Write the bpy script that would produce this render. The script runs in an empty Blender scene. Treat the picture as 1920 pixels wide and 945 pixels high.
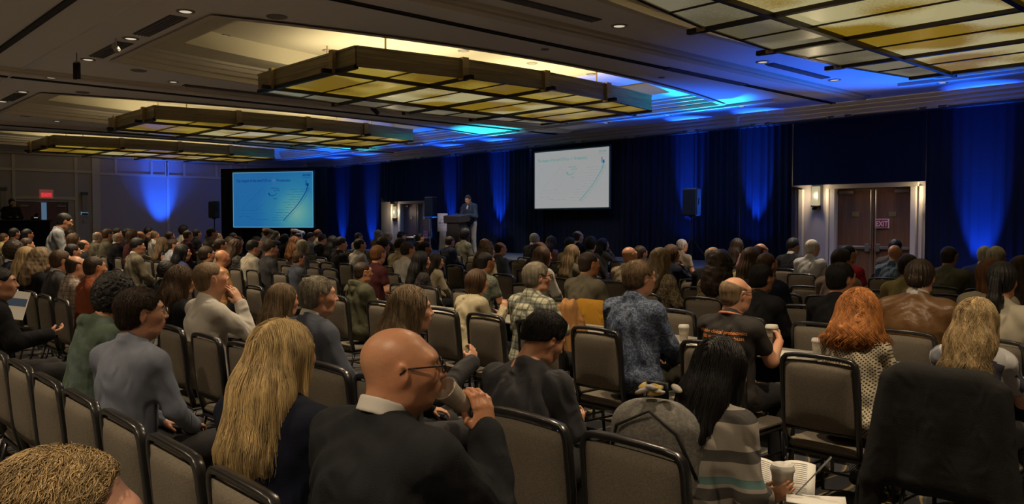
import bpy, math, random
import numpy as np
from mathutils import Vector, Matrix, Euler
random.seed(7)
SC = bpy.context.scene
COL = SC.collection

# ------------------------------------------------------------------ camera
CAM_H = 1.68
YAW = math.radians(47.4)
PITCH = math.radians(-1.98)
FPX = 1543.0
cd = bpy.data.cameras.new('camera')
cam = bpy.data.objects.new('camera', cd)
COL.objects.link(cam)
cam.location = (0, 0, CAM_H)
cam.rotation_euler = (math.pi / 2 + PITCH, 0, YAW)
cd.sensor_width = 36.0
cd.lens = FPX / 1920 * 36.0
cd.clip_end = 200
cd.clip_start = 0.02
SC.camera = cam

# ------------------------------------------------------------------ view / world
SC.view_settings.view_transform = 'Standard'
SC.view_settings.look = 'None'
SC.view_settings.exposure = 0.0
SC.view_settings.gamma = 1.0
SC.view_settings.use_curve_mapping = False
wd = bpy.data.worlds.new('world')
SC.world = wd
wd.use_nodes = True
wd.node_tree.nodes['Background'].inputs[0].default_value = (0.05, 0.045, 0.04, 1)
wd.node_tree.nodes['Background'].inputs[1].default_value = 0.02
SC.cycles.max_bounces = 5
SC.cycles.diffuse_bounces = 3
SC.cycles.glossy_bounces = 2
SC.cycles.transmission_bounces = 3
SC.cycles.transparent_max_bounces = 6
SC.cycles.caustics_reflective = False
SC.cycles.caustics_refractive = False
SC.cycles.sample_clamp_indirect = 2.0
SC.cycles.use_light_tree = True

# tuning of the lamps the room has
DOWNLIGHT_W = 350.0          # recessed warm spots
FIXTURE_GLOW = 0.62        # backlit glass of the big ceiling fixtures
UPLIGHT_W = 2600.0          # blue LED uplights along the drapes
WARM = (1.0, 0.77, 0.50)

# ------------------------------------------------------------------ room measures
YS = 17.35        # stage wall plane (doors); drapes hang at YD
YD = 17.0
XF = -31.6        # far wall
XR = 5.0
YB = -12.0
ZC = 4.25         # soffit
ROWS = [-0.02, 1.02, 2.2, 3.3, 4.4, 5.85, 7.0, 8.1, 9.2, 10.3, 11.4, 12.5]
MODX = [-3.75, -11.9, -20.05, -28.2]

# ------------------------------------------------------------------ pixel helpers (for my own placing of things in the room)
_F = np.array([-math.sin(YAW) * math.cos(PITCH), math.cos(YAW) * math.cos(PITCH), math.sin(PITCH)])
_R = np.array([math.cos(YAW), math.sin(YAW), 0.0])
_D = np.cross(_F, _R)
_C = np.array([0, 0, CAM_H])
def ray(x, y): return _F + _R * (x - 960) / FPX + _D * (y - 472.5) / FPX
def on_z(x, y, z): d = ray(x, y); return _C + d * (z - CAM_H) / d[2]
def on_y(x, y, Y): d = ray(x, y); return _C + d * Y / d[1]
def on_x(x, y, X): d = ray(x, y); return _C + d * X / d[0]
def at_depth(x, y, t): return _C + ray(x, y) * t

# ------------------------------------------------------------------ object helpers
def tag(o, label=None, cat=None, group=None, kind=None):
    if label: o['label'] = label
    if cat: o['category'] = cat
    if group: o['group'] = group
    if kind: o['kind'] = kind
    return o

def link(name, data, parent=None, mats=None):
    o = bpy.data.objects.new(name, data)
    COL.objects.link(o)
    if parent is not None: o.parent = parent
    if mats:
        for m in (mats if isinstance(mats, (list, tuple)) else [mats]):
            data.materials.append(m)
    return o

def empty(name, loc, rz=0.0):
    o = bpy.data.objects.new(name, None)
    COL.objects.link(o)
    o.location = loc
    o.rotation_euler = (0, 0, rz)
    o.empty_display_size = 0.1
    return o

def copy_tree(o, parent=None):
    c = o.copy(); COL.objects.link(c)
    c.parent = parent
    for ch in o.children: copy_tree(ch, c)
    return c

class MB:
    """collects simple solids into one mesh"""
    def __init__(s): s.v = []; s.f = []; s.mi = []; s.cur = 0
    def add(s, vs, fs):
        n = len(s.v); s.v += [tuple(map(float, p)) for p in vs]
        for f in fs: s.f.append([i + n for i in f]); s.mi.append(s.cur)
        return s
    def box(s, c, d, rz=0.0, taper=None, rx=0.0):
        hx, hy, hz = d[0] / 2, d[1] / 2, d[2] / 2
        M = Matrix.Rotation(rz, 3, 'Z') @ Matrix.Rotation(rx, 3, 'X')
        vs = []
        for z in (-hz, hz):
            k = taper if (taper and z > 0) else 1
            for x, y in ((-hx, -hy), (hx, -hy), (hx, hy), (-hx, hy)):
                p = M @ Vector((x * k, y * k, z)); vs.append((p.x + c[0], p.y + c[1], p.z + c[2]))
        return s.add(vs, [(0, 3, 2, 1), (4, 5, 6, 7), (0, 1, 5, 4), (1, 2, 6, 5), (2, 3, 7, 6), (3, 0, 4, 7)])
    def rbox(s, c, d, r=0.01, rz=0.0, rx=0.0):
        """box with chamfered edges"""
        h = [d[0] / 2, d[1] / 2, d[2] / 2]
        r = min(r, min(h) * 0.95)
        M = Matrix.Rotation(rz, 3, 'Z') @ Matrix.Rotation(rx, 3, 'X')
        vs = []; idx = {}
        for sx in (-1, 1):
            for sy in (-1, 1):
                for sz in (-1, 1):
                    for ax in range(3):
                        q = [sx * (h[0] - r), sy * (h[1] - r), sz * (h[2] - r)]
                        sg = (sx, sy, sz); q[ax] = sg[ax] * h[ax]
                        idx[(sx, sy, sz, ax)] = len(vs)
                        p = M @ Vector(q); vs.append((p.x + c[0], p.y + c[1], p.z + c[2]))
        fs = []
        I = idx
        for sg in (-1, 1):
            a = [I[(sg, -1, -1, 0)], I[(sg, 1, -1, 0)], I[(sg, 1, 1, 0)], I[(sg, -1, 1, 0)]]
            fs.append(a if sg > 0 else a[::-1])
            a = [I[(-1, sg, -1, 1)], I[(-1, sg, 1, 1)], I[(1, sg, 1, 1)], I[(1, sg, -1, 1)]]
            fs.append(a if sg > 0 else a[::-1])
            a = [I[(-1, -1, sg, 2)], I[(1, -1, sg, 2)], I[(1, 1, sg, 2)], I[(-1, 1, sg, 2)]]
            fs.append(a if sg > 0 else a[::-1])
        for a in (-1, 1):
            for b in (-1, 1):
                fs.append([I[(a, b, -1, 0)], I[(a, b, -1, 1)], I[(a, b, 1, 1)], I[(a, b, 1, 0)]][::(1 if a * b > 0 else -1)])
                fs.append([I[(a, -1, b, 0)], I[(a, 1, b, 0)], I[(a, 1, b, 2)], I[(a, -1, b, 2)]][::(1 if a * b > 0 else -1)])
                fs.append([I[(-1, a, b, 1)], I[(-1, a, b, 2)], I[(1, a, b, 2)], I[(1, a, b, 1)]][::(1 if a * b > 0 else -1)])
        for a in (-1, 1):
            for b in (-1, 1):
                for e in (-1, 1):
                    t = [I[(a, b, e, 0)], I[(a, b, e, 1)], I[(a, b, e, 2)]]
                    fs.append(t if a * b * e > 0 else t[::-1])
        return s.add(vs, fs)
    def flatbar(s, pts, hw, hd):
        """rectangular bar along a path that lies near the XZ plane; hw in that plane, hd along Y"""
        P = [Vector(p) for p in pts]; vs = []; c = .30
        prof = [(-1, -1 + c), (-1 + c, -1), (1 - c, -1), (1, -1 + c), (1, 1 - c), (1 - c, 1), (-1 + c, 1), (-1, 1 - c)]
        for i, p in enumerate(P):
            t = (P[min(i + 1, len(P) - 1)] - P[max(i - 1, 0)]).normalized(); nrm = Vector((-t.z, 0, t.x)).normalized()
            for a, b in prof: vs.append(p + nrm * (a * hw) + Vector((0, b * hd, 0)))
        fs = []
        for i in range(len(P) - 1):
            for k in range(8): fs.append((i * 8 + k, i * 8 + (k + 1) % 8, (i + 1) * 8 + (k + 1) % 8, (i + 1) * 8 + k))
        fs.append(tuple(range(8))[::-1]); fs.append(tuple((len(P) - 1) * 8 + k for k in range(8)))
        return s.add(vs, fs)
    def tube(s, pts, r, n=8, cap=True):
        """round bar along a polyline; r a number or one per point"""
        P = [Vector(p) for p in pts]
        rr = r if isinstance(r, (list, tuple)) else [r] * len(P)
        rings = []
        up = Vector((0, 0, 1))
        for i, p in enumerate(P):
            if i == 0: t = P[1] - P[0]
            elif i == len(P) - 1: t = P[-1] - P[-2]
            else: t = (P[i + 1] - p).normalized() + (p - P[i - 1]).normalized()
            t.normalize()
            a = t.cross(up)
            if a.length < 0.15: a = t.cross(Vector((0, 1, 0)))
            a.normalize(); b = t.cross(a)
            rings.append([p + (a * math.cos(2 * math.pi * k / n) + b * math.sin(2 * math.pi * k / n)) * rr[i] for k in range(n)])
        vs = [q for ring in rings for q in ring]; fs = []
        for i in range(len(P) - 1):
            for k in range(n):
                fs.append((i * n + k, i * n + (k + 1) % n, (i + 1) * n + (k + 1) % n, (i + 1) * n + k))
        if cap:
            fs.append(tuple(range(n))[::-1]); fs.append(tuple((len(P) - 1) * n + k for k in range(n)))
        return s.add(vs, fs)
    def lathe(s, prof, c=(0, 0, 0), n=24):
        vs = []; fs = []
        for (r, z) in prof:
            for k in range(n):
                a = 2 * math.pi * k / n
                vs.append((c[0] + r * math.cos(a), c[1] + r * math.sin(a), c[2] + z))
        for i in range(len(prof) - 1):
            for k in range(n):
                fs.append((i * n + k, i * n + (k + 1) % n, (i + 1) * n + (k + 1) % n, (i + 1) * n + k))
        return s.add(vs, fs)
    def build(s, name, mats=None, parent=None, smooth=False):
        m = bpy.data.meshes.new(name)
        m.from_pydata(s.v, [], s.f)
        o = link(name, m, parent, mats)
        if any(s.mi): m.polygons.foreach_set('material_index', s.mi)
        if smooth: m.polygons.foreach_set('use_smooth', [True] * len(m.polygons))
        m.update()
        return o

def np_mesh(name, V, F, smooth=True, mi=None):
    """fast mesh from numpy quads (or tris)"""
    m = bpy.data.meshes.new(name)
    V = np.asarray(V, np.float32); F = np.asarray(F, np.int32)
    k = F.shape[1]
    m.vertices.add(len(V)); m.vertices.foreach_set('co', V.ravel())
    m.loops.add(F.size); m.loops.foreach_set('vertex_index', F.ravel())
    m.polygons.add(len(F))
    m.polygons.foreach_set('loop_start', np.arange(0, F.size, k, dtype=np.int32))
    try: m.polygons.foreach_set('loop_total', np.full(len(F), k, dtype=np.int32))
    except Exception: pass
    m.update(calc_edges=True)
    if mi is not None: m.polygons.foreach_set('material_index', np.asarray(mi, np.int32))
    if smooth: m.polygons.foreach_set('use_smooth', np.ones(len(F), bool))
    m.validate(clean_customdata=False)
    return m

# ------------------------------------------------------------------ materials
_MC = {}
def mat(name, col=(0.5, 0.5, 0.5), rough=0.6, metal=0.0, bump=None, var=None, spec=0.5, emit=None, sheen=0.0, coat=0.0):
    """bump=(scale,strength[,stretch]); var=(scale, second colour, amount)"""
    if name in _MC: return _MC[name]
    m = bpy.data.materials.new(name); m.use_nodes = True
    nt = m.node_tree; b = nt.nodes['Principled BSDF']
    b.inputs['Base Color'].default_value = (*col[:3], 1)
    b.inputs['Roughness'].default_value = rough
    b.inputs['Metallic'].default_value = metal
    b.inputs['Specular IOR Level'].default_value = spec
    if sheen: b.inputs['Sheen Weight'].default_value = sheen
    if coat: b.inputs['Coat Weight'].default_value = coat
    if emit:
        b.inputs['Emission Color'].default_value = (*emit[0], 1)
        b.inputs['Emission Strength'].default_value = emit[1]
    if bump or var:
        tc = nt.nodes.new('ShaderNodeTexCoord')
    if var:
        n = nt.nodes.new('ShaderNodeTexNoise'); n.inputs['Scale'].default_value = var[0]; n.inputs['Detail'].default_value = 4
        mp = nt.nodes.new('ShaderNodeMapping')
        if len(var) > 3: mp.inputs['Scale'].default_value = var[3]
        nt.links.new(tc.outputs['Object'], mp.inputs[0]); nt.links.new(mp.outputs[0], n.inputs['Vector'])
        r = nt.nodes.new('ShaderNodeValToRGB')
        r.color_ramp.elements[0].position = 0.5 - 0.5 * var[2] * 0.5; r.color_ramp.elements[1].position = 0.5 + 0.5 * var[2] * 0.5
        r.color_ramp.elements[0].color = (*col[:3], 1); r.color_ramp.elements[1].color = (*var[1][:3], 1)
        nt.links.new(n.outputs['Fac'], r.inputs[0]); nt.links.new(r.outputs[0], b.inputs['Base Color'])
    if bump:
        n = nt.nodes.new('ShaderNodeTexNoise'); n.inputs['Scale'].default_value = bump[0]; n.inputs['Detail'].default_value = 3
        mp = nt.nodes.new('ShaderNodeMapping')
        if len(bump) > 2: mp.inputs['Scale'].default_value = bump[2]
        nt.links.new(tc.outputs['Object'], mp.inputs[0]); nt.links.new(mp.outputs[0], n.inputs['Vector'])
        bp = nt.nodes.new('ShaderNodeBump'); bp.inputs['Strength'].default_value = bump[1]; bp.inputs['Distance'].default_value = 0.01 if len(name) == 0 or not name.startswith('cloth_') else 0.02
        nt.links.new(n.outputs['Fac'], bp.inputs['Height']); nt.links.new(bp.outputs[0], b.inputs['Normal'])
    _MC[name] = m
    return m

def N(nt, typ, **kw):
    n = nt.nodes.new(typ)
    for k, v in kw.items(): setattr(n, k, v)
    return n

def math_node(nt, op, a, b=None, c=None):
    n = nt.nodes.new('ShaderNodeMath'); n.operation = op
    for i, x in enumerate((a, b, c)):
        if x is None: continue
        if isinstance(x, (int, float)): n.inputs[i].default_value = x
        else: nt.links.new(x, n.inputs[i])
    return n.outputs[0]

def mix_col(nt, fac, a, b):
    n = nt.nodes.new('ShaderNodeMix'); n.data_type = 'RGBA'
    for sock, x in ((n.inputs[0], fac), (n.inputs[6], a), (n.inputs[7], b)):
        if isinstance(x, (int, float)): sock.default_value = x
        elif isinstance(x, (tuple, list)): sock.default_value = (*x[:3], 1)
        else: nt.links.new(x, sock)
    return n.outputs[2]

def cloth(name, col, pattern=None, col2=None, scale=1.0, rough=0.85, col3=None, fold=.9):
    """clothing with a weave and optional woven or printed pattern"""
    if name in _MC: return _MC[name]
    m = mat(name, col, rough, bump=(260, 0.25), spec=0.2)
    nt = m.node_tree; b = nt.nodes['Principled BSDF']; old = b.inputs['Normal'].links[0].from_node
    tc0 = N(nt, 'ShaderNodeTexCoord')
    nA = N(nt, 'ShaderNodeTexNoise'); nA.inputs['Scale'].default_value = 7; nA.inputs['Detail'].default_value = 2; nA.inputs['Distortion'].default_value = 1.6
    nA.noise_type = 'RIDGED_MULTIFRACTAL'
    mpA = N(nt, 'ShaderNodeMapping'); mpA.inputs['Scale'].default_value = (1, 1, .6); mpA.inputs['Rotation'].default_value = (.3, .5, .2)
    nt.links.new(tc0.outputs['Object'], mpA.inputs[0]); nt.links.new(mpA.outputs[0], nA.inputs['Vector'])
    bA = N(nt, 'ShaderNodeBump'); bA.inputs['Strength'].default_value = fold; bA.inputs['Distance'].default_value = .03
    nt.links.new(nA.outputs['Fac'], bA.inputs['Height']); nt.links.new(bA.outputs[0], old.inputs['Normal'])
    if not pattern: return m
    nt = m.node_tree; b = nt.nodes['Principled BSDF']
    tc = N(nt, 'ShaderNodeTexCoord'); sp = N(nt, 'ShaderNodeSeparateXYZ'); nt.links.new(tc.outputs['Object'], sp.inputs[0])
    X, Y, Z = sp.outputs
    if pattern == 'plaid':
        c = col
        for (ax, per, w, cc) in ((X, .055, .28, col2), (Z, .055, .28, col2), (X, .0275, .12, col3 or col2), (Z, .0275, .12, col3 or col2), (Y, .055, .28, col2)):
            fr = math_node(nt, 'FRACT', math_node(nt, 'MULTIPLY', ax, 1.0 / (per * scale)))
            c = mix_col(nt, math_node(nt, 'MULTIPLY', math_node(nt, 'LESS_THAN', fr, w), 0.55), c, cc)
        nt.links.new(c, b.inputs['Base Color'])
    elif pattern == 'stripe':
        fr = math_node(nt, 'FRACT', math_node(nt, 'MULTIPLY', Z, 1.0 / (.1 * scale)))
        c = mix_col(nt, math_node(nt, 'LESS_THAN', fr, .30), col, col2)
        if col3:
            fr2 = math_node(nt, 'FRACT', math_node(nt, 'MULTIPLY', Z, 1.0 / (.2 * scale)))
            c = mix_col(nt, math_node(nt, 'LESS_THAN', math_node(nt, 'ABSOLUTE', math_node(nt, 'SUBTRACT', fr2, .75)), .05), c, col3)
        nt.links.new(c, b.inputs['Base Color'])
    elif pattern == 'pinstripe':
        fr = math_node(nt, 'FRACT', math_node(nt, 'MULTIPLY', X, 1.0 / (.012 * scale)))
        nt.links.new(mix_col(nt, math_node(nt, 'LESS_THAN', fr, .3), col, col2), b.inputs['Base Color'])
    elif pattern == 'dots':
        # a lattice of dots on the cloth
        sc_ = 1 / (.023 * scale)
        u = math_node(nt, 'SUBTRACT', math_node(nt, 'FRACT', math_node(nt, 'MULTIPLY', math_node(nt, 'ADD', X, Z), sc_)), .5)
        v = math_node(nt, 'SUBTRACT', math_node(nt, 'FRACT', math_node(nt, 'MULTIPLY', math_node(nt, 'SUBTRACT', Z, X), sc_)), .5)
        r2 = math_node(nt, 'ADD', math_node(nt, 'MULTIPLY', u, u), math_node(nt, 'MULTIPLY', v, v))
        nt.links.new(mix_col(nt, math_node(nt, 'LESS_THAN', r2, .075), col, col2), b.inputs['Base Color'])
    elif pattern in ('floral', 'mottle'):
        vo = N(nt, 'ShaderNodeTexNoise'); vo.inputs['Scale'].default_value = 26 / scale; vo.inputs['Detail'].default_value = 5; vo.inputs['Distortion'].default_value = 2.5 if pattern == 'floral' else .5
        nt.links.new(tc.outputs['Object'], vo.inputs['Vector'])
        r = N(nt, 'ShaderNodeValToRGB'); r.color_ramp.elements[0].position = .47; r.color_ramp.elements[1].position = .55
        nt.links.new(vo.outputs['Fac'], r.inputs[0])
        nt.links.new(mix_col(nt, r.outputs[0], col, col2), b.inputs['Base Color'])
    elif pattern == 'blocks':
        br = N(nt, 'ShaderNodeTexVoronoi'); br.distance = 'CHEBYCHEV'; br.inputs['Scale'].default_value = 9 / scale
        nt.links.new(tc.outputs['Object'], br.inputs['Vector'])
        s2 = N(nt, 'ShaderNodeSeparateXYZ'); nt.links.new(br.outputs['Color'], s2.inputs[0])
        c = mix_col(nt, math_node(nt, 'LESS_THAN', s2.outputs[0], .35), col, col2)
        c = mix_col(nt, math_node(nt, 'GREATER_THAN', s2.outputs[1], .72), c, col3 or col2)
        nt.links.new(c, b.inputs['Base Color'])
    return m

M_BLACKMETAL = mat('black_gloss_metal', (0.012, 0.012, 0.013), 0.28, 0.0, spec=0.9)
M_CHAIRCLOTH = mat('taupe_weave', (0.145, 0.125, 0.098), 0.9, bump=(420, 0.5), var=(160, (0.20, 0.175, 0.14), 0.6), spec=0.2)
M_CEIL = mat('ceiling_paint', (0.80, 0.78, 0.78), 0.85)
M_TRAY = mat('tray_paint', (0.62, 0.57, 0.44), 0.85)
M_MOLD = mat('moulding_paint', (0.66, 0.60, 0.50), 0.6)
M_WALLC = mat('wall_cloth', (0.42, 0.39, 0.39), 0.9, bump=(90, 0.3), var=(60, (0.48, 0.44, 0.44), 0.8))
M_WALLTRIM = mat('wall_trim_paint', (0.62, 0.57, 0.50), 0.55)
M_BRASS = mat('aged_brass', (0.44, 0.37, 0.22), 0.32, 0.6, var=(3, (0.25, 0.215, 0.14), 0.8, (0.4, 0.4, 8)))
M_BRASSL = mat('light_brass', (0.46, 0.37, 0.21), 0.35, 0.8)
M_BARS = mat('dark_bronze_bar', (0.035, 0.025, 0.02), 0.4, 0.6)
M_DARK = mat('matt_black', (0.012, 0.012, 0.013), 0.7)
M_SLOT = mat('diffuser_slot', (0.09, 0.08, 0.075), 0.6)
M_WOOD = None
M_WHITE = mat('white_plastic', (0.7, 0.68, 0.62), 0.5)
M_PAPER = mat('paper', (0.72, 0.71, 0.67), 0.8)
M_STEEL = mat('brushed_steel', (0.45, 0.44, 0.42), 0.35, 0.9)

def lamp_emit(name, col, strength):
    return mat(name, (0.0, 0.0, 0.0), 0.5, emit=(col, strength))
M_LENS = lamp_emit('downlight_lens', (1.0, 0.88, 0.66), 0.6)

def spot(name, loc, direction, power, angle, col, parent=None, blend=0.5, radius=0.05):
    l = bpy.data.lights.new(name, 'SPOT'); l.energy = power; l.spot_size = math.radians(angle); l.spot_blend = blend
    l.color = col; l.shadow_soft_size = radius
    o = bpy.data.objects.new(name, l); COL.objects.link(o)
    o.location = loc
    o.rotation_euler = Vector(direction).to_track_quat('-Z', 'Y').to_euler()
    if parent: o.parent = parent
    return o

def text_mesh(body, size, align='LEFT', extrude=0.0, bold=False):
    c = bpy.data.curves.new('txt', 'FONT'); c.body = body; c.size = size; c.align_x = align; c.extrude = extrude
    if bold: c.offset = size * 0.02
    c.resolution_u = 3
    o = bpy.data.objects.new('txt', c); COL.objects.link(o)
    dg = bpy.context.evaluated_depsgraph_get()
    m = bpy.data.meshes.new_from_object(o.evaluated_get(dg))
    bpy.data.objects.remove(o); bpy.data.curves.remove(c)
    return m
# ================================================================== ROOM
def carpet_mat():
    m = mat('swirled_carpet', (0.03, 0.03, 0.035), 0.95, bump=(600, 0.5), spec=0.1)
    nt = m.node_tree; b = nt.nodes['Principled BSDF']
    tc = N(nt, 'ShaderNodeTexCoord')
    w = N(nt, 'ShaderNodeTexWave'); w.wave_type = 'BANDS'; w.inputs['Scale'].default_value = 0.9; w.inputs['Distortion'].default_value = 9; w.inputs['Detail'].default_value = 1.5; w.inputs['Detail Scale'].default_value = 1.2
    nt.links.new(tc.outputs['Object'], w.inputs['Vector'])
    r = N(nt, 'ShaderNodeValToRGB'); e = r.color_ramp.elements
    e[0].position = 0.0; e[0].color = (0.05, 0.052, 0.06, 1)
    e[1].position = 1.0; e[1].color = (0.06, 0.06, 0.068, 1)
    for p, c in ((.52, (.06, .06, .068, 1)), (.56, (.36, .27, .11, 1)), (.68, (.30, .24, .12, 1)), (.71, (.06, .07, .09, 1)), (.82, (.10, .115, .12, 1)), (.86, (.06, .06, .068, 1))):
        q = e.new(p); q.color = c
    nt.links.new(w.outputs['Color'], r.inputs[0]); nt.links.new(r.outputs[0], b.inputs['Base Color'])
    return m

fl = MB(); fl.box(((XF + XR) / 2, (YB + 18) / 2, -0.1), (XR - XF + .4, 18.4 - YB, 0.2))
tag(fl.build('floor', carpet_mat()), kind='structure')

# ---- ceiling: soffit slab with boat-shaped trays let into it
def tray_outline(cx, w_end, w_mid, y0, y1, n=14):
    """closed loop, long sides bow outwards"""
    pts = []
    for i in range(n + 1):
        t = i / n; y = y0 + (y1 - y0) * t
        pts.append((cx + w_end + (w_mid - w_end) * (1 - (2 * t - 1) ** 2), y))
    for i in range(n + 1):
        t = 1 - i / n; y = y0 + (y1 - y0) * t
        pts.append((cx - w_end - (w_mid - w_end) * (1 - (2 * t - 1) ** 2), y))
    return pts
TY0, TY1 = 4.25, 15.3
ceil = MB()
def cquad(x0, x1, y0, y1, z=ZC):
    ceil.add([(x0, y0, z), (x0, y1, z), (x1, y1, z), (x1, y0, z)], [(0, 1, 2, 3)])
n = 14
for cx in MODX:
    xa, xb = max(cx - 4.075, XF - .2), min(cx + 4.075, 100)
    if cx == MODX[0]: xb = XR + .2
    out = tray_outline(cx, 1.85, 2.65, TY0, TY1, n)
    R_ = out[:n + 1]; L_ = out[n + 1:][::-1]
    for i in range(n):
        ceil.add([(R_[i][0], R_[i][1], ZC), (R_[i + 1][0], R_[i + 1][1], ZC), (xb, R_[i + 1][1], ZC), (xb, R_[i][1], ZC)], [(0, 1, 2, 3)])
        ceil.add([(xa, L_[i][1], ZC), (xa, L_[i + 1][1], ZC), (L_[i + 1][0], L_[i + 1][1], ZC), (L_[i][0], L_[i][1], ZC)], [(0, 1, 2, 3)])
    cquad(xa, xb, TY1, YS + .2); cquad(xa, xb, YB - .2, TY0)
ceil.box(((XF + XR) / 2, (YB + YS) / 2, ZC + 1.3), (XR - XF + .4, YS - YB + .4, .1))
tag(ceil.build('ceiling', M_CEIL), kind='structure')

for k, cx in enumerate(MODX):
    # stepped crown moulding of the tray, then a ledge and the upper dome
    def ring(prof, name, m):
        mb = MB(); loops = []
        for (inset, z) in prof:
            loops.append([(x, y, z) for x, y in tray_outline(cx, 1.85 - inset, 2.65 - inset, TY0 + inset, TY1 - inset, n)])
        cnt = len(loops[0])
        for a, b in zip(loops[:-1], loops[1:]):
            v = a + b
            mb.add(v, [(i, (i + 1) % cnt, cnt + (i + 1) % cnt, cnt + i) for i in range(cnt)])
        return mb, loops[-1], cnt
    mb, last, cnt = ring([(-.10, ZC - .03), (0, ZC - .03), (0, ZC + .05), (.05, ZC + .06), (.06, ZC + .12), (.11, ZC + .13), (.13, ZC + .19), (.18, ZC + .20), (.19, ZC + .24)], 'm', M_MOLD)
    mb.add([(x, y, ZC - .03 + .04) for x, y, z in [(p[0], p[1], 0) for p in tray_outline(cx, 1.95, 2.75, TY0 - .1, TY1 + .1, n)]], [])
    tag(mb.build('trim_%d' % (k + 1), M_MOLD), kind='structure')
    mb, last, cnt = ring([(.19, ZC + .24), (.75, ZC + .25), (.78, ZC + .52)], 't', M_TRAY)
    h = cnt // 2
    for i in range(h - 1):
        a, b_, c_, d_ = last[i], last[i + 1], last[cnt - 2 - i], last[cnt - 1 - i]
        mb.add([a, b_, c_, d_], [(0, 3, 2, 1)])
    tag(mb.build('ceiling_tray', M_TRAY), kind='structure')

# straight mouldings and folding-wall tracks across the soffit
tn = 10
for x in (-7.55, -15.75, -23.9):
    mb = MB()
    mb.box((x, (3.0 + 16.6) / 2, ZC - .02), (.34, 13.6, .05)); mb.box((x, 9.8, ZC - .055), (.16, 13.6, .03))
    tag(mb.build('trim_%d' % tn, M_MOLD), kind='structure'); tn += 1
for x in (-8.35, -16.6, -24.8):
    mb = MB()
    for s in (-1, 1): mb.box((x + s * .035, 9.9, ZC - .012), (.02, 14.2, .024))
    mb.box((x, 9.9, ZC - .004), (.05, 14.2, .008))
    tag(mb.build('trim_%d' % tn, M_DARK), kind='structure'); tn += 1
mb = MB(); mb.box(((XF + XR) / 2, 2.72, ZC - .012), (XR - XF, .09, .03))
tag(mb.build('trim_%d' % tn, M_DARK), kind='structure'); tn += 1
mb = MB()
mb.box(((XF + XR) / 2, 3.32, ZC - .012), (XR - XF, .03, .03))
for x0, x1 in ((XF, -8.9), (-6.4, XR)): mb.box(((x0 + x1) / 2, 15.55, ZC - .03), (x1 - x0, .10, .06)); mb.box(((x0 + x1) / 2, 15.67, ZC - .015), (x1 - x0, .10, .03))
tag(mb.build('trim_%d' % tn, M_CEIL), kind='structure'); tn += 1

# ---- walls
def wall_with_openings(name, axis, at, a0, a1, z1, holes, thick, m, side):
    """flat wall as boxes round rectangular openings (a0..a1 along the wall)"""
    mb = MB()
    def blk(p, q, zz0, zz1):
        if q - p < 1e-3 or zz1 - zz0 < 1e-3: return
        if axis == 'x': mb.box(((p + q) / 2, at + side * thick / 2, (zz0 + zz1) / 2), (q - p, thick, zz1 - zz0))
        else: mb.box((at + side * thick / 2, (p + q) / 2, (zz0 + zz1) / 2), (thick, q - p, zz1 - zz0))
    cur = a0
    for (p, q, zt) in sorted(holes):
        blk(cur, p, 0, z1); blk(p, q, zt, z1); cur = q
    blk(cur, a1, 0, z1)
    return tag(mb.build(name, m), kind='structure')
D1 = (-8.42, -6.84, 2.44); D2 = (-24.75, -23.0, 2.40)
wall_with_openings('wall_stage', 'x', YS, XF - .2, XR + .2, ZC, [D1, D2], .2, M_WALLC, 1)
wall_with_openings('wall_left', 'y', XF, YB - .2, YS, ZC, [(6.45, 8.05, 2.42)], .2, M_WALLC, -1)
wall_with_openings('wall_right', 'y', XR, YB - .2, YS, ZC, [], .2, M_WALLC, 1)
wall_with_openings('wall_back', 'x', YB, XF, XR, ZC, [], .2, M_WALLC, -1)

# crown moulding and upper panel frieze of the stage wall
mb = MB()
for (dy, z, h) in ((.26, ZC - .035, .07), (.17, ZC - .11, .08), (.10, ZC - .19, .08), (.06, 3.93, .06)):
    mb.box(((XF + XR) / 2, YS - dy / 2, z), (XR - XF, dy, h))
x = XF + .6
while x < XR - 1.5:
    w = 1.35
    for (a, b, zz) in ((x, x + w, 4.02), ):
        mb.box(((a + b) / 2, YS - .035, 4.01), (b - a, .05, .028))
        for e in (a, b): mb.box((e, YS - .035, 3.95), (.03, .05, .14))
    mb.box((x + w + .28, YS - .045, 3.98), (.22, .07, .2))
    x += w + .56
tag(mb.build('trim_%d' % tn, M_MOLD), kind='structure'); tn += 1
# crown and panel grid of the far wall
mb = MB()
for (dx, z, h) in ((.26, ZC - .035, .07), (.17, ZC - .11, .08), (.10, ZC - .19, .08)):
    mb.box((XF + dx / 2, (YB + YS) / 2, z), (dx, YS - YB, h))
tag(mb.build('trim_%d' % tn, M_MOLD), kind='structure'); tn += 1
mb = MB()
def fy(px, py=330): return float(on_x(px, py, XF)[1])
def fz(px, py): return float(on_x(px, py, XF)[2])
zr = 3.50; zr2 = 3.46
yA, yB_, yC, yD = fy(25), fy(142), fy(174), fy(184)
def rail(y0, y1, z, h=.09, d=.03): mb.box((XF + d / 2 + .002, (y0 + y1) / 2, z), (d, abs(y1 - y0), h))
def post(y, z0, z1, w=.10, d=.035): mb.box((XF + d / 2 + .003, y, (z0 + z1) / 2), (d, w, z1 - z0))
rail(YB, yC, zr); rail(yD, YS, zr2)
rail(yA, yB_, 2.56, .10)
for y in (yA, yB_): post(y, 0, 4.0)
post((yC + yD) / 2, 0, 4.0, .26, .07)
for px in (217, 284, 311, 345, 405, 432, 460):
    post(fy(px), zr2, 4.0, .09)
post(fy(314), 0, 4.0, .10)
post(fy(-60), 0, 4.0); post(fy(-140), 0, 4.0)
tag(mb.build('trim_%d' % tn, M_WALLTRIM), kind='structure'); tn += 1

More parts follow.
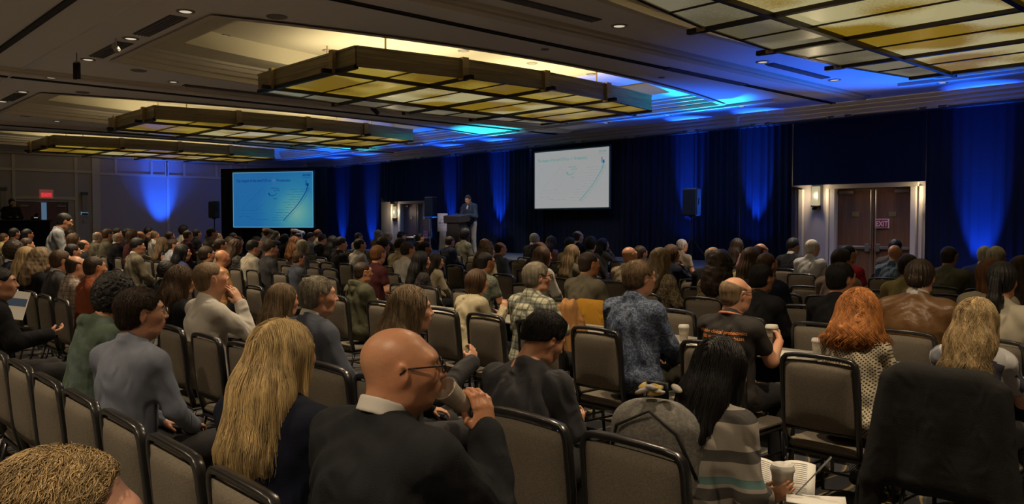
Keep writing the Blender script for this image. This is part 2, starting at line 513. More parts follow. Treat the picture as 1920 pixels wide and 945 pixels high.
# door casings / recess pilasters on the stage wall
def casing(x0, x1, zt, name, wide):
    mb = MB()
    for s, e in ((-1, x0), (1, x1)):
        mb.box((e + s * .06, YS - .05, zt / 2), (.10, .10, zt))
        mb.box((e + s * .19, YS - .03, zt / 2), (.06, .05, zt))
        mb.box((e + s * wide, YS - .05, zt / 2), (.09, .09, zt)); mb.box((e + s * (wide + .12), YS - .03, zt / 2), (.05, .05, zt))
    mb.box(((x0 + x1) / 2, YS - .05, zt + .04), (x1 - x0 + .3, .10, .09))
    return tag(mb.build(name, M_WALLTRIM), kind='structure')
casing(D1[0], D1[1], 2.44, 'trim_%d' % tn, .80); tn += 1
casing(D2[0], D2[1], 2.40, 'trim_%d' % tn, .55); tn += 1

M_WOOD = mat('red_brown_veneer', (0.17, 0.075, 0.034), 0.45, var=(2.2, (0.26, 0.12, 0.052), 0.9, (9, 9, .7)))
M_WOODP = mat('plum_stained_door', (0.15, 0.075, 0.075), 0.5, var=(2.2, (0.20, 0.10, 0.09), 0.9, (9, 9, .7)))
M_BRASSPLATE = mat('brass_plate', (0.34, 0.25, 0.10), 0.4, 0.5)
def push_doors(idx, x0, x1, zt, m):
    xc = (x0 + x1) / 2
    for j, (a, b) in enumerate(((x0 + .01, xc - .008), (xc + .008, x1 - .01))):
        root = MB().rbox(((a + b) / 2, YS + .07, zt / 2 - .005), (b - a, .045, zt - .02), .004).build('door_%d' % (idx + j), m)
        tag(root, kind='structure')
        s = 1 if j == 0 else -1
        inner = b if j == 0 else a
        h = MB(); h.rbox(((a + b) / 2, YS + .005, 1.17), (b - a - .06, .055, .07), .015)
        h.rbox((inner - s * .10, YS + .005, 1.17), (.10, .08, .17), .012); h.build('push_bar', M_STEEL, root)
        h = MB(); h.tube([(inner - s * .045, YS + .02, .05), (inner - s * .045, YS + .02, zt - .05)], .014, 8); h.build('vertical_rod', M_STEEL, root)
        h = MB(); h.rbox(((a + .19) if j == 0 else (b - .19), YS + .02, zt - .09), (.30, .06, .07), .01); h.build('door_closer', mat('closer_metal', (.19, .17, .15), .5, .4), root)
        h = MB(); h.rbox((inner - s * .38, YS + .04, 1.88), (.15, .012, .11), .004); h.build('notice_plate', M_BRASSPLATE, root)
push_doors(1, D1[0], D1[1], D1[2], M_WOOD)
push_doors(3, D2[0], D2[1], D2[2], M_WOODP)
mb = MB().box(((D1[0] + D1[1]) / 2, YS + .19, 1.3), (2, .02, 2.6)).box(((D2[0] + D2[1]) / 2, YS + .19, 1.3), (2.2, .02, 2.6)).box((XF - .19, 7.25, 1.3), (.02, 2.2, 2.6))
tag(mb.build('wall_corridor', mat('corridor_wall', (.35, .45, .55), .8)), kind='structure')

# far wall double door, slightly ajar with bluish light in the gap
ya, yb = 6.45, 8.05; yc = fy(83)
for j, (a, b) in enumerate(((ya + .01, yc - .10), (yc + .07, yb - .01))):
    root = MB().rbox((XF - .06, (a + b) / 2, 1.2), (.045, b - a, 2.40), .004).build('door_%d' % (5 + j), M_WOODP); tag(root, kind='structure')
    h = MB()
    for (z0, z1) in ((.25, 1.0), (1.15, 2.1)):
        for (p, q, u, v) in ((a + .13, b - .13, z0, z0), (a + .13, b - .13, z1, z1)):
            h.box((XF - .032, (p + q) / 2, u), (.02, q - p, .03))
        for p in (a + .13, b - .13): h.box((XF - .032, p, (z0 + z1) / 2), (.02, .03, z1 - z0))
    h.build('door_panel_moulding', M_WOODP, root)
    h = MB(); h.rbox((XF - .01, (a + b) / 2 + (-.15 if j == 0 else .12), 2.28), (.06, .26, .055), .01); h.build('door_closer', mat('closer_metal2', (.36, .33, .30), .5, .3), root)
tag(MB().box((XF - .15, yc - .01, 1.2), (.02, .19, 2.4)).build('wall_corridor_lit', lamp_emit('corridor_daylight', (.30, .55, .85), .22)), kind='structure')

# ---- black / navy velour drapes
M_DRAPE = mat('navy_velour', (0.0075, 0.0105, 0.022), 0.85, bump=(30, 0.2, (1, 1, .15)), spec=0.1)
def drape(x0, x1, z0, z1, y, label, group=None, name='drape', amp=.055, seed=0, ang=None, org=None):
    rnd = random.Random(seed * 31 + 5)
    nx = int((x1 - x0) / .022); nz = 9
    ph = [rnd.uniform(0, 6.28) for _ in range(6)]
    u = np.linspace(x0, x1, nx + 1); t = np.linspace(0, 1, nz + 1)
    U, T = np.meshgrid(u, t)
    per = .17
    warp = .45 * np.sin(U * 1.9 + ph[0]) + .35 * np.sin(U * 4.3 + ph[1])
    w = np.sin(2 * np.pi * U / per + warp * 3 + .5 * T * np.sin(U * 2.7 + ph[2]))
    w = w + .45 * np.sin(2 * np.pi * U / .31 + ph[3] + 2 * warp) + .25 * np.sin(2 * np.pi * U / .07 + ph[4])
    a = amp * (.55 + .45 * np.sin(U * 1.1 + ph[5])) * (.6 + .5 * (1 - T))
    Yv = y + a * w
    Z = z0 + (z1 - z0) * T
    V = np.stack([U, Yv, Z], -1).reshape(-1, 3)
    i, j = np.meshgrid(np.arange(nx), np.arange(nz)); q = (j * (nx + 1) + i).ravel()
    Fq = np.stack([q, q + 1, q + nx + 2, q + nx + 1], -1)
    # a back face 8 mm behind gives the cloth its thickness
    V2 = V + np.array([0, .008, 0]); n0 = len(V)
    V = np.concatenate([V, V2]); Fq = np.concatenate([Fq, Fq[:, ::-1] + n0])
    if ang is not None:
        c, s = math.cos(ang), math.sin(ang)
        x = V[:, 0] * c - V[:, 1] * s + org[0]; yv = V[:, 0] * s + V[:, 1] * c + org[1]
        V = np.stack([x, yv, V[:, 2]], -1)
    m = np_mesh(name, V, Fq)
    o = link(name, m, None, M_DRAPE)
    return tag(o, label, 'curtain', group)
ZT = 3.90
drape(-30.6, -28.1, 0, ZT, YD, 'dark blue floor length drape beside the left projection screen', seed=1)
drape(-28.1, -25.6, 0, ZT, YD, 'blue lit drape left of the distant doorway', seed=2)
drape(-25.6, -22.6, 2.47, ZT, YD, 'black drape valance above the distant doorway', seed=3)
drape(-22.6, -20.2, 0, ZT, YD, 'blue lit drape directly behind the lectern', seed=4)
drape(-20.2, -17.7, 0, ZT, YD, 'bright blue lit drape right of the presenter', seed=5)
drape(-17.7, -14.2, 0, ZT, YD + .06, 'teal dark drape behind and below the right screen', seed=6)
drape(-14.2, -11.9, 0, ZT, YD, 'blue lit drape left of the right loudspeaker', seed=7)
drape(-11.9, -10.6, 0, ZT, YD, 'dark drape with narrow blue streak behind right loudspeaker', seed=8)
drape(-10.6, -9.27, 0, ZT, YD, 'near black drape left of the exit doorway', seed=9)
drape(-9.27, -6.45, 2.52, ZT, YD, 'plain black valance above the exit doorway', seed=10, amp=.02)
drape(-6.45, -5.35, 0, ZT, YD, 'blue glowing drape right of the exit doorway', seed=11, amp=.03)
drape(-5.35, -4.0, 0, ZT, YD, 'dark pleated drape at the right edge of the picture', seed=12)
drape(-4.0, 4.6, 0, ZT, YD, 'long dark pleated drape beyond the right edge', seed=13)
mb = MB(); mb.tube([(-30.6, YD, ZT + .01), (4.6, YD, ZT + .01)], .022, 8)
tag(mb.build('drape_rail', M_DARK), 'thin black pipe that carries the stage wall drapes', 'rail')

# ---- doorway fittings
def wall_light(x, z, label):
    r = empty('wall_sconce', (x, YS, z)); tag(r, label, 'lamp', None)
    mb = MB(); mb.rbox((0, -.02, -.16), (.16, .03, .10), .006); mb.box((0, -.07, -.16), (.03, .09, .03)); mb.rbox((-.06, -.08, -.19), (.03, .09, .06), .005); mb.rbox((.06, -.08, -.19), (.03, .09, .06), .005)
    mb.rbox((0, -.085, -.135), (.19, .10, .03), .006); mb.build('bracket', M_BARS, r)
    mb = MB(); mb.rbox((0, -.085, .09), (.165, .09, .42), .012); mb.build('glass_shade', lamp_emit('sconce_glass', (1.0, .86, .52), .42), r)
    l = bpy.data.lights.new('sconce_bulb', 'POINT'); l.energy = 14; l.color = (1, .78, .48); l.shadow_soft_size = .06
    o = bpy.data.objects.new('sconce_bulb', l); COL.objects.link(o); o.parent = r; o.location = (0, -.22, .1)
wall_light(-8.86, 2.20, 'glowing box wall sconce left of the exit doors')
wall_light(-6.44, 2.20, 'glowing wall sconce half hidden by drape right of exit doors')
wall_light(-25.15, 2.0, 'glowing wall sconce beside the distant doorway by the stage')

# ceiling spotlight added to brighten the lectern, its sign and the presenter
sp_ = empty('added_spotlight', (-15.15, 9.9, ZC)); tag(sp_, 'added ceiling spotlight to brighten the lectern, by far beam', 'stage light')
MB().tube([(0, 0, 0), (0, 0, -.08)], .015).build('stem', M_DARK, sp_); MB().tube([(.03, -.08, -.08), (-.03, .10, -.18)], .05, 12).build('head', M_DARK, sp_, True)
spot('added_beam', (-.08, .22, -.26), (-2.05, 3.9, -2.0), 420, 19, (1, .86, .78), sp_, .6, .05)
ex = empty('exit_sign', (-7.44, YS + .01, 1.68)); tag(ex, 'red EXIT sign with white letters hung on the right door', 'sign')
MB().rbox((0, 0, 0), (.29, .02, .20), .008).build('sign_border', mat('sign_white', (.55, .52, .55), .6, emit=((1, .9, .95), .02)), ex)
MB().rbox((0, -.012, 0), (.255, .008, .165), .003).build('sign_face', mat('sign_red', (.35, .02, .04), .5), ex)
t = text_mesh('EXIT', .155, 'CENTER', .002, True); o = link('lettering', t, ex, mat('sign_letter', (.75, .72, .75), .5)); o.location = (0, -.018, -.055); o.rotation_euler = (math.pi / 2, 0, 0); o.scale = (.78, 1, 1)

e2 = empty('exit_sign', (-23.35, YS + .01, 1.28)); tag(e2, 'small pink square exit notice on the distant doors', 'sign')
MB().rbox((0, 0, 0), (.28, .02, .28), .008).build('sign_border', mat('sign_pink', (.5, .14, .2), .6), e2)
t = text_mesh('EXIT', .12, 'CENTER', .002, True); o = link('lettering', t, e2, mat('sign_letter2', (.6, .4, .45), .5)); o.location = (0, -.014, -.045); o.rotation_euler = (math.pi / 2, 0, 0)
fa = MB(); fa.rbox((-9.05, YS - .015, 1.17), (.09, .03, .13), .006); fa.cur = 1; fa.rbox((-9.05, YS - .035, 1.17), (.06, .015, .02), .003)
tag(fa.build('fire_alarm_pull', [mat('alarm_red', (.20, .03, .035), .5), M_WHITE]), 'small red fire alarm box left of the exit doors', 'alarm')

# lit exit sign over the far doors
p = on_x(86, 364, XF); le = empty('lit_exit_sign', (XF + .03, float(p[1]), float(p[2]))); tag(le, 'red glowing exit sign above the far left doors', 'sign')
MB().rbox((.02, 0, 0), (.05, .42, .30), .01).build('housing', mat('exit_housing', (.35, .25, .24), .5, emit=((1, .25, .2), .10)), le)
MB().rbox((.048, 0, -.03), (.01, .34, .16), .004).build('sign_face', lamp_emit('exit_red', (1.0, .03, .05), .55), le)
t = text_mesh('EXIT', .15, 'CENTER', .002, True); o = link('lettering', t, le, lamp_emit('exit_letters', (1.0, .12, .12), .62)); o.location = (.056, 0, -.085); o.rotation_euler = (math.pi / 2, 0, math.pi / 2)

# wall fittings beside the far door
def wsc(px, py, label):
    p = on_x(px, py, XF); r = empty('wall_sconce', (XF + .02, float(p[1]), float(p[2]))); tag(r, label, 'lamp')
    MB().rbox((.05, 0, 0), (.07, .17, .62), .01).build('glass_shade', mat('unlit_glass', (.33, .30, .27), .35), r)
    MB().rbox((.05, 0, .36), (.10, .22, .10), .008).build('bracket', mat('sconce_cap', (.08, .10, .13), .4), r)
    MB().rbox((.05, 0, -.36), (.09, .19, .06), .008).build('bracket', M_DARK, r)
wsc(157.5, 382, 'unlit tall wall sconce right of the far left doors')
wsc(5, 375, 'unlit tall wall sconce at the left picture edge')
p = on_x(158, 400, XF); tag(MB().rbox((XF + .03, float(p[1]), float(p[2])), (.04, .22, .10), .006).build('wall_control', lamp_emit('panel_blue', (.35, .6, .8), .3)), 'small glowing blue control panel under unlit sconce', 'control panel')
p = on_x(159, 414, XF); th = MB(); th.rbox((XF + .02, float(p[1]), float(p[2])), (.03, .14, .14), .02); tag(th.build('wall_dial', mat('dial', (.4, .4, .38), .5)), 'round pale wall dial below the blue control panel', 'thermostat')

# ================================================================== CEILING FITTINGS
def downlight_proto():
    r = empty('downlight', (0, 0, 0))
    mb = MB(); mb.lathe([(.062, .0), (.066, -.012), (.092, -.012), (.098, -.004), (.098, .0)], n=20); mb.build('trim_ring', mat('downlight_trim', (.30, .24, .17), .4, .3), r, True)
    mb = MB(); mb.lathe([(.0, -.009), (.060, -.009), (.064, -.005)], n=20); mb.build('lens', M_LENS, r)
    return r
dl0 = downlight_proto()
DL = []
def add_dl(x, y, z, label, big=1.0, power=None):
    o = dl0 if not DL else copy_tree(dl0)
    o.location = (x, y, z); o.scale = (big, big, 1); DL.append(o)
    tag(o, label, 'ceiling light', 'recessed ceiling downlights')
    spot('downlight_beam', (x, y, z - .03), (0, 0, -1), DOWNLIGHT_W if power is None else power, 115, WARM, blend=.9, radius=.06)
ordn = ['first', 'second', 'third', 'fourth', 'fifth', 'sixth', 'seventh', 'eighth', 'ninth', 'tenth', 'eleventh']
for i, x in enumerate((-6.0, -8.05, -10.08, -12.06, -14.05, -16.2, -18.33, -20.07, -22.1)):
    add_dl(x, 3.9, ZC, 'glowing recessed downlight, %s from the right in the row left of the trays' % ordn[i], 1.15)
for i, x in enumerate((-1.8, -3.8, -5.80, -9.96, -11.95, -13.88, -18.14, -20.05, -21.75, -25.9)):
    add_dl(x, 16.0 if x < -9 else 15.98, ZC, 'small round downlight, %s from the right in the row by stage drapes' % ordn[i], 1.0, 22.0)
for i, y in enumerate((8.33, 11.85, 14.27)):
    add_dl(-7.0, y, ZC, 'glowing downlight beside the moulding, %s along near beam' % ordn[i], 1.15)
for i, y in enumerate((5.64, 8.32, 11.4, 14.44)):
    add_dl(-15.2, y, ZC, 'glowing downlight, %s from left along beam behind nearest full fixture' % ordn[i])
for i, y in enumerate((5.64, 8.6, 12.3)):
    add_dl(-23.0, y, ZC, 'glowing downlight, %s from left along the farthest beam' % ordn[i])
for k, cx in enumerate(MODX):
    for i, (dx, y) in enumerate(((-1.35, 5.75), (-1.2, 7.6), (.4, 9.4), (.4, 11.1), (.4, 12.8))):
        if k == 0 and i < 2: continue
        if k == 3: continue
        add_dl(cx + dx, y, ZC + .52, 'round downlight inside ceiling tray %s, %s from the left' % (('over the nearest fixture at right', 'over the large middle fixture', 'over the second farthest fixture')[k], ordn[i]), 1.1, 12.0)
# a few more, added over and behind the camera for the light they give
for i, (x, y) in enumerate(((-1.0, 3.9), (-3.5, 3.9), (1.5, 6.5), (-12, -.6), (-7, -.6), (-4.4, -.6), (-1.6, -.6), (.8, -.6), (-19, -.6), (-26, 2.0), (-29.4, 10.5))):
    add_dl(x, y, ZC, 'added downlight outside the frame, %s of those nearest the camera' % ordn[i])
for i, (x, y) in enumerate(((-9, -4.5), (-5, -4.5), (-1, -4.5), (3, -4.5), (-9, -9), (-4, -9), (1, -9), (-15, -4.5))):  # stronger downlights added behind the camera to light the chair backs
    add_dl(x, y, ZC, 'added downlight that brightens the chair backs, %s from the camera' % ordn[i], 1.0, DOWNLIGHT_W * 4.5)

def slot(x, y, L, along, label, blue=False):
    r = empty('air_diffuser', (x, y, ZC)); tag(r, label, 'vent')
    d = (L, .22) if along == 'x' else (.16, L)
    MB().box((0, 0, -.006), (d[0], d[1], .012)).build('frame', M_SLOT, r)
    mb = MB(); k = 5
    for i in range(k):
        o_ = (i - (k - 1) / 2) / k
        if along == 'x': mb.box((0, o_ * d[1] * .95, -.016), (d[0] * .97, .012, .02))
        else: mb.box((o_ * d[0] * .9, 0, -.016), (.01, d[1] * .97, .02))
    mb.build('blades', mat('blade_paint', (.16, .15, .17), .5), r)
slot(-11.05, 3.93, 1.35, 'x', 'slotted air diffuser between two left ceiling lights, nearer one')
slot(-13.05, 3.93, 1.35, 'x', 'slotted air diffuser beyond the nearer one, between ceiling lights')
slot(-19.2, 3.93, 1.2, 'x', 'slotted air diffuser at the left picture edge')
slot(-7.0, 6.7, 2.4, 'y', 'long dark air slot left of the downlight by near moulding')
slot(-7.0, 13.0, 1.9, 'y', 'long dark air slot between two downlights at upper right')
slot(-8.35, 12.3, 2.4, 'y', 'thin air slot right of the big middle fixture')
slot(-15.4, 7.6, 3.4, 'y', 'long air slot behind the left end of middle fixture')
for i, (px, py) in enumerate(((519, 31), (260, 132), (155, 173), (48, 217), (1022, 92), (1240, 145))):
    p = on_z(px, py, ZC); r_ = .13 if i < 4 else .06
    o = MB().lathe([(0, -.012), (r_ * .9, -.012), (r_, -.004), (r_, 0)], (float(p[0]), float(p[1]), ZC), 24).build('ceiling_speaker', mat('speaker_grille', (.20, .18, .165), .7))
    tag(o, ['round ceiling speaker grille near the top centre-left', 'round ceiling speaker grille below the long tray moulding', 'round ceiling speaker grille under the dark ceiling track', 'round ceiling speaker grille near the far left tray', 'tiny ceiling detector above the middle fixture', 'tiny ceiling detector right of the middle fixture'][i], 'ceiling speaker' if i < 4 else 'detector')
# adjustable spotlight by a downlight
p = on_z(217, 72, ZC); r = empty('track_spotlight', (float(p[0]), float(p[1]), ZC)); tag(r, 'small adjustable chrome spotlight next to a left downlight', 'lamp')
MB().tube([(0, 0, 0), (0, 0, -.10)], .012).build('stem', M_STEEL, r)
MB().tube([(-.05, 0, -.10), (.05, 0, -.17)], .045, 12).build('head', M_STEEL, r, True)
# black hanging loudspeaker box
p = at_depth(144, 132, 12.4); r = empty('hanging_speaker', (float(p[0]), float(p[1]), float(p[2]) + .11)); tag(r, 'small black two-cylinder device hanging from the left ceiling', 'device')
for s in (-.032, .032): MB().tube([(s, s * .5, .0), (s, s * .5, -.24)], .028, 14).build('cylinder', M_DARK, r, True)
MB().box((0, 0, .01), (.12, .06, .02)).build('mount_plate', M_STEEL, r)
MB().tube([(0, 0, .01), (0, 0, ZC - (float(p[2]) + .11))], .006).build('drop_rod', M_DARK, r)

# ---- big backlit fixtures
def glass_mat(name, c0, c1, s, hot=0.0):
    m = bpy.data.materials.new(name); m.use_nodes = True; nt = m.node_tree; b = nt.nodes['Principled BSDF']
    b.inputs['Base Color'].default_value = (.03, .022, .01, 1); b.inputs['Roughness'].default_value = .25; b.inputs['Specular IOR Level'].default_value = .12
    tc = N(nt, 'ShaderNodeTexCoord')
    n1 = N(nt, 'ShaderNodeTexNoise'); n1.inputs['Scale'].default_value = .8; n1.inputs['Detail'].default_value = 1
    nt.links.new(tc.outputs['Object'], n1.inputs['Vector'])
    n2 = N(nt, 'ShaderNodeTexNoise'); n2.inputs['Scale'].default_value = 45; n2.inputs['Detail'].default_value = 2
    nt.links.new(tc.outputs['Object'], n2.inputs['Vector'])
    f = math_node(nt, 'ADD', math_node(nt, 'MULTIPLY', n1.outputs['Fac'], .85), math_node(nt, 'MULTIPLY', n2.outputs['Fac'], .15))
    r = N(nt, 'ShaderNodeValToRGB'); e = r.color_ramp.elements
    e[0].position = .45; e[0].color = (*c0, 1); e[1].position = .56; e[1].color = (*c1, 1)
    nt.links.new(f, r.inputs[0])
    nt.links.new(r.outputs[0], b.inputs['Emission Color']); b.inputs['Emission Strength'].default_value = s
    return m
G_EDGE = glass_mat('frosted_glass_dim', (.085, .072, .038), (.15, .13, .078), 1.0)
G_MID = glass_mat('amber_glass_bright', (.15, .090, .006), (.28, .20, .028), 1.0)
G_HOT = glass_mat('amber_glass_brightest', (.20, .122, .008), (.36, .31, .15), 1.0)
FZ = 3.95
FY = [6.45, 8.2, 9.9, 11.6, 13.3]
FX = [1.56, 1.86, 1.96, 1.86, 1.56]
FLBL = ['huge backlit amber glass ceiling fixture at the upper right', 'large brass framed backlit glass fixture at upper centre', 'second farthest brass framed backlit glass ceiling fixture', 'farthest small looking backlit glass fixture above left wall']
def hx(y):
    return float(np.interp(y, FY, FX))
for k, cx in enumerate(MODX):
    r = empty('ceiling_fixture', (cx, 0, FZ)); tag(r, FLBL[k], 'chandelier', 'backlit glass ceiling fixtures')
    xi = .98
    # fascia segments, posts
    H_ = .30
    def fascia(a, b):
        A = Vector((a[0], a[1], 0)); B = Vector((b[0], b[1], 0)); d = (B - A); L = d.length; ang = math.atan2(d.y, d.x); c = (A + B) / 2
        mb = MB(); mb.box((c.x, c.y, H_ / 2), (L, .025, H_), ang)
        mb.box((c.x, c.y, .018), (L, .06, .036), ang); mb.box((c.x, c.y, H_ - .015), (L, .05, .03), ang)
        for zz in (H_ * .46, H_ * .60): mb.box((c.x, c.y, zz), (L, .036, .018), ang)
        mb.build('fascia', M_BRASS, r)
    def post_(p, ang):
        mb = MB(); mb.box((p[0], p[1], H_ / 2 - .01), (.11, .12, H_ + .05), ang); mb.box((p[0], p[1], H_ / 2), (.13, .14, .02), ang); mb.build('fascia_post', M_BRASSL, r)
    for s in (-1, 1):
        for i in range(4): fascia((s * FX[i], FY[i]), (s * FX[i + 1], FY[i + 1]))
        for i in (1, 2, 3): post_((s * (FX[i] + .01), FY[i]), 0)
    for y in (FY[0], FY[4]):
        for a, b in ((-FX[0], -xi), (-xi, xi), (xi, FX[0])): fascia((a, y), (b, y))
        for a in (-xi, xi): post_((a, y + (-.02 if y == FY[0] else .02)), 0)
    # bars
    for i, y in enumerate(FY):
        w = hx(y) + (.22 if 0 < i < 4 else 0)
        MB().box((0, y, -.005), (2 * w, .07, .06)).build('cross_bar', M_BARS, r)
    for x in (-xi, xi):
        MB().box((x, (FY[0] + FY[4]) / 2, -.008), (.07, FY[4] - FY[0] + .44, .066)).build('long_bar', M_BARS, r)
    for i in range(4):
        ym = (FY[i] + FY[i + 1]) / 2; w = hx(ym)
        MB().box((0, ym, .01), (2 * w, .022, .03)).build('glazing_bar', M_BARS, r)
        for (y0, y1) in ((FY[i] + .035, ym - .011), (ym + .011, FY[i + 1] - .035)):
            for cidx, (xa, xb) in enumerate(((None, -xi - .035), (-xi + .035, xi - .035), (xi + .035, None))):
                if xa is None: pts = [(-hx(y0) + .03, y0), (xb, y0), (xb, y1), (-hx(y1) + .03, y1)]
                elif xb is None: pts = [(xa, y0), (hx(y0) - .03, y0), (hx(y1) - .03, y1), (xa, y1)]
                else: pts = [(xa, y0), (xb, y0), (xb, y1), (xa, y1)]
                v = [(x, y, .012) for x, y in pts] + [(x, y, .022) for x, y in pts]
                g = MB().add(v, [(3, 2, 1, 0), (4, 5, 6, 7), (0, 1, 5, 4), (1, 2, 6, 5), (2, 3, 7, 6), (3, 0, 4, 7)])
                if cidx == 1: mm = G_HOT if (i in (1, 2) or k == 0) else G_MID
                elif cidx == 2: mm = G_MID
                else: mm = G_EDGE
                g.build('glass_panel', mm, r)
    for (x, y) in ((-.9, 7.4), (.9, 7.4), (-.9, 12.4), (.9, 12.4)):
        MB().tube([(x, y, .03), (x, y, .82)], .016, 8).build('hanging_rod', M_BRASSL, r)
    # the fixture's own up-light on the tray
    for yy in (8.2, 11.6):
        l = bpy.data.lights.new('cove_lamp', 'AREA'); l.shape = 'RECTANGLE'; l.size = 2.4; l.size_y = 2.6; l.energy = 60; l.color = (1.0, .82, .50)
        o = bpy.data.objects.new('cove_lamp', l); COL.objects.link(o); o.parent = r; o.location = (0, yy, .12); o.rotation_euler = (math.pi, 0, 0)

# ================================================================== STAGE END
st = MB(); st.box((-16.5, 15.2, .39), (15.5, 3.1, .78)); 
sto = empty('stage_platform', (-16.9, 15.2, 0)); tag(sto, 'low stage platform with dark skirting under the presenter', 'stage')
MB().rbox((0, 0, .765), (14.7, 3.1, .07), .01).build('deck', mat('stage_deck', (.05, .06, .08), .5), sto)
MB().box((0, 0, .365), (14.6, 3.0, .73)).build('skirt', M_DRAPE, sto)

BLUE = (0.01, 0.10, 1.0)
CYAN = (0.02, 0.62, 0.80)
up_lbl = {0: 'blue uplight at the foot of drape beside the left screen', 1: 'blue uplight left of the distant doorway', 2: 'blue uplight behind the lectern', 3: 'blue uplight right of the presenter', 4: 'blue uplight left of the right loudspeaker', 5: 'blue uplight right of the right loudspeaker', 6: 'blue uplight at foot of the drape right of exit doors', 7: 'blue uplight on the floor by the left wall'}
def uplight(x, y, z, label, dirs):
    r = empty('uplight', (x, y, z)); tag(r, label, 'stage light', 'blue uplights along the walls')
    MB().lathe([(0, 0), (.10, 0), (.10, .02), (.085, .03), (.085, .17), (.075, .17), (.072, .15), (0, .15)], n=20).build('housing', M_DARK, r, True)
    MB().lathe([(0, .155), (.07, .155)], n=20).build('lens', lamp_emit('uplight_lens', (.05, .2, 1.0), 1.0), r)
    for (d, p, a, c) in dirs:
        o = spot('uplight_beam', (0, 0, .19), d, p, a, c, r, .8, .04)
for i, (px, pw) in enumerate(((622, 1.0), (676, 1.3), (826, .8), (916, 1.3), (1270, 1.3), (1398, 1.2), (1822, 1.6))):
    p = on_y(px, 430, 16.5)
    zb = .80 if 2 <= i <= 5 else 0.0
    # a narrow graze up the drape and a wider throw on the ceiling edge
    uplight(float(p[0]), 16.52, zb, up_lbl[i], [((0, .30, 1), UPLIGHT_W * pw * .8, 30, BLUE), ((0, .10, 1), UPLIGHT_W * pw * .35, 22, BLUE), ((0, .2, 1), UPLIGHT_W * pw * .012, 110, BLUE), ((-.1, -.62, 1), UPLIGHT_W * pw * .42, 62, (0.005, .13, 1.0))] + ([((.55, -.5, 1), UPLIGHT_W * .9, 30, CYAN)] if i in (1, 3, 4, 6) else []))
p = on_x(314, 425, XF + .7)
uplight(XF + 1.15, float(p[1]), 0, up_lbl[7], [((-.42, 0, 1), UPLIGHT_W * .5, 29, BLUE), ((-.1, 0, 1), UPLIGHT_W * .2, 60, BLUE)])

# ---- screens
def line_poly(mb, pts, w, y=-.006):
    for (a, b) in zip(pts[:-1], pts[1:]):
        d = Vector((b[0] - a[0], b[1] - a[1])); 
        if d.length < 1e-6: continue
        nrm = Vector((-d.y, d.x)).normalized() * w / 2
        mb.add([(a[0] - nrm.x, y, a[1] - nrm.y), (b[0] - nrm.x, y, b[1] - nrm.y), (b[0] + nrm.x, y, b[1] + nrm.y), (a[0] + nrm.x, y, a[1] + nrm.y)], [(0, 1, 2, 3)])
def screen_surface(name, blue):
    m = bpy.data.materials.new(name); m.use_nodes = True; nt = m.node_tree; b = nt.nodes['Principled BSDF']
    b.inputs['Base Color'].default_value = (.1, .1, .1, 1); b.inputs['Roughness'].default_value = .8
    if not blue:
        b.inputs['Emission Color'].default_value = (1, 1, .99, 1); b.inputs['Emission Strength'].default_value = .295
        return m
    tc = N(nt, 'ShaderNodeTexCoord'); sp = N(nt, 'ShaderNodeSeparateXYZ'); nt.links.new(tc.outputs['Object'], sp.inputs[0])
    # projected slide: blue picture washing to green near the lower right
    dx = math_node(nt, 'SUBTRACT', sp.outputs[0], .95); dz = math_node(nt, 'ADD', sp.outputs[2], .45)
    dd = math_node(nt, 'SQRT', math_node(nt, 'ADD', math_node(nt, 'MULTIPLY', dx, dx), math_node(nt, 'MULTIPLY', dz, dz)))
    r = N(nt, 'ShaderNodeValToRGB'); e = r.color_ramp.elements
    e[0].position = 0.05; e[0].color = (.13, .33, .30, 1); e[1].position = 1.0; e[1].color = (.006, .115, .32, 1)
    q = e.new(.28); q.color = (.055, .26, .30, 1); q = e.new(.55); q.color = (.015, .17, .32, 1)
    nt.links.new(math_node(nt, 'MULTIPLY', dd, .62), r.inputs[0])
    nt.links.new(r.outputs[0], b.inputs['Emission Color']); b.inputs['Emission Strength'].default_value = 1.0
    return m
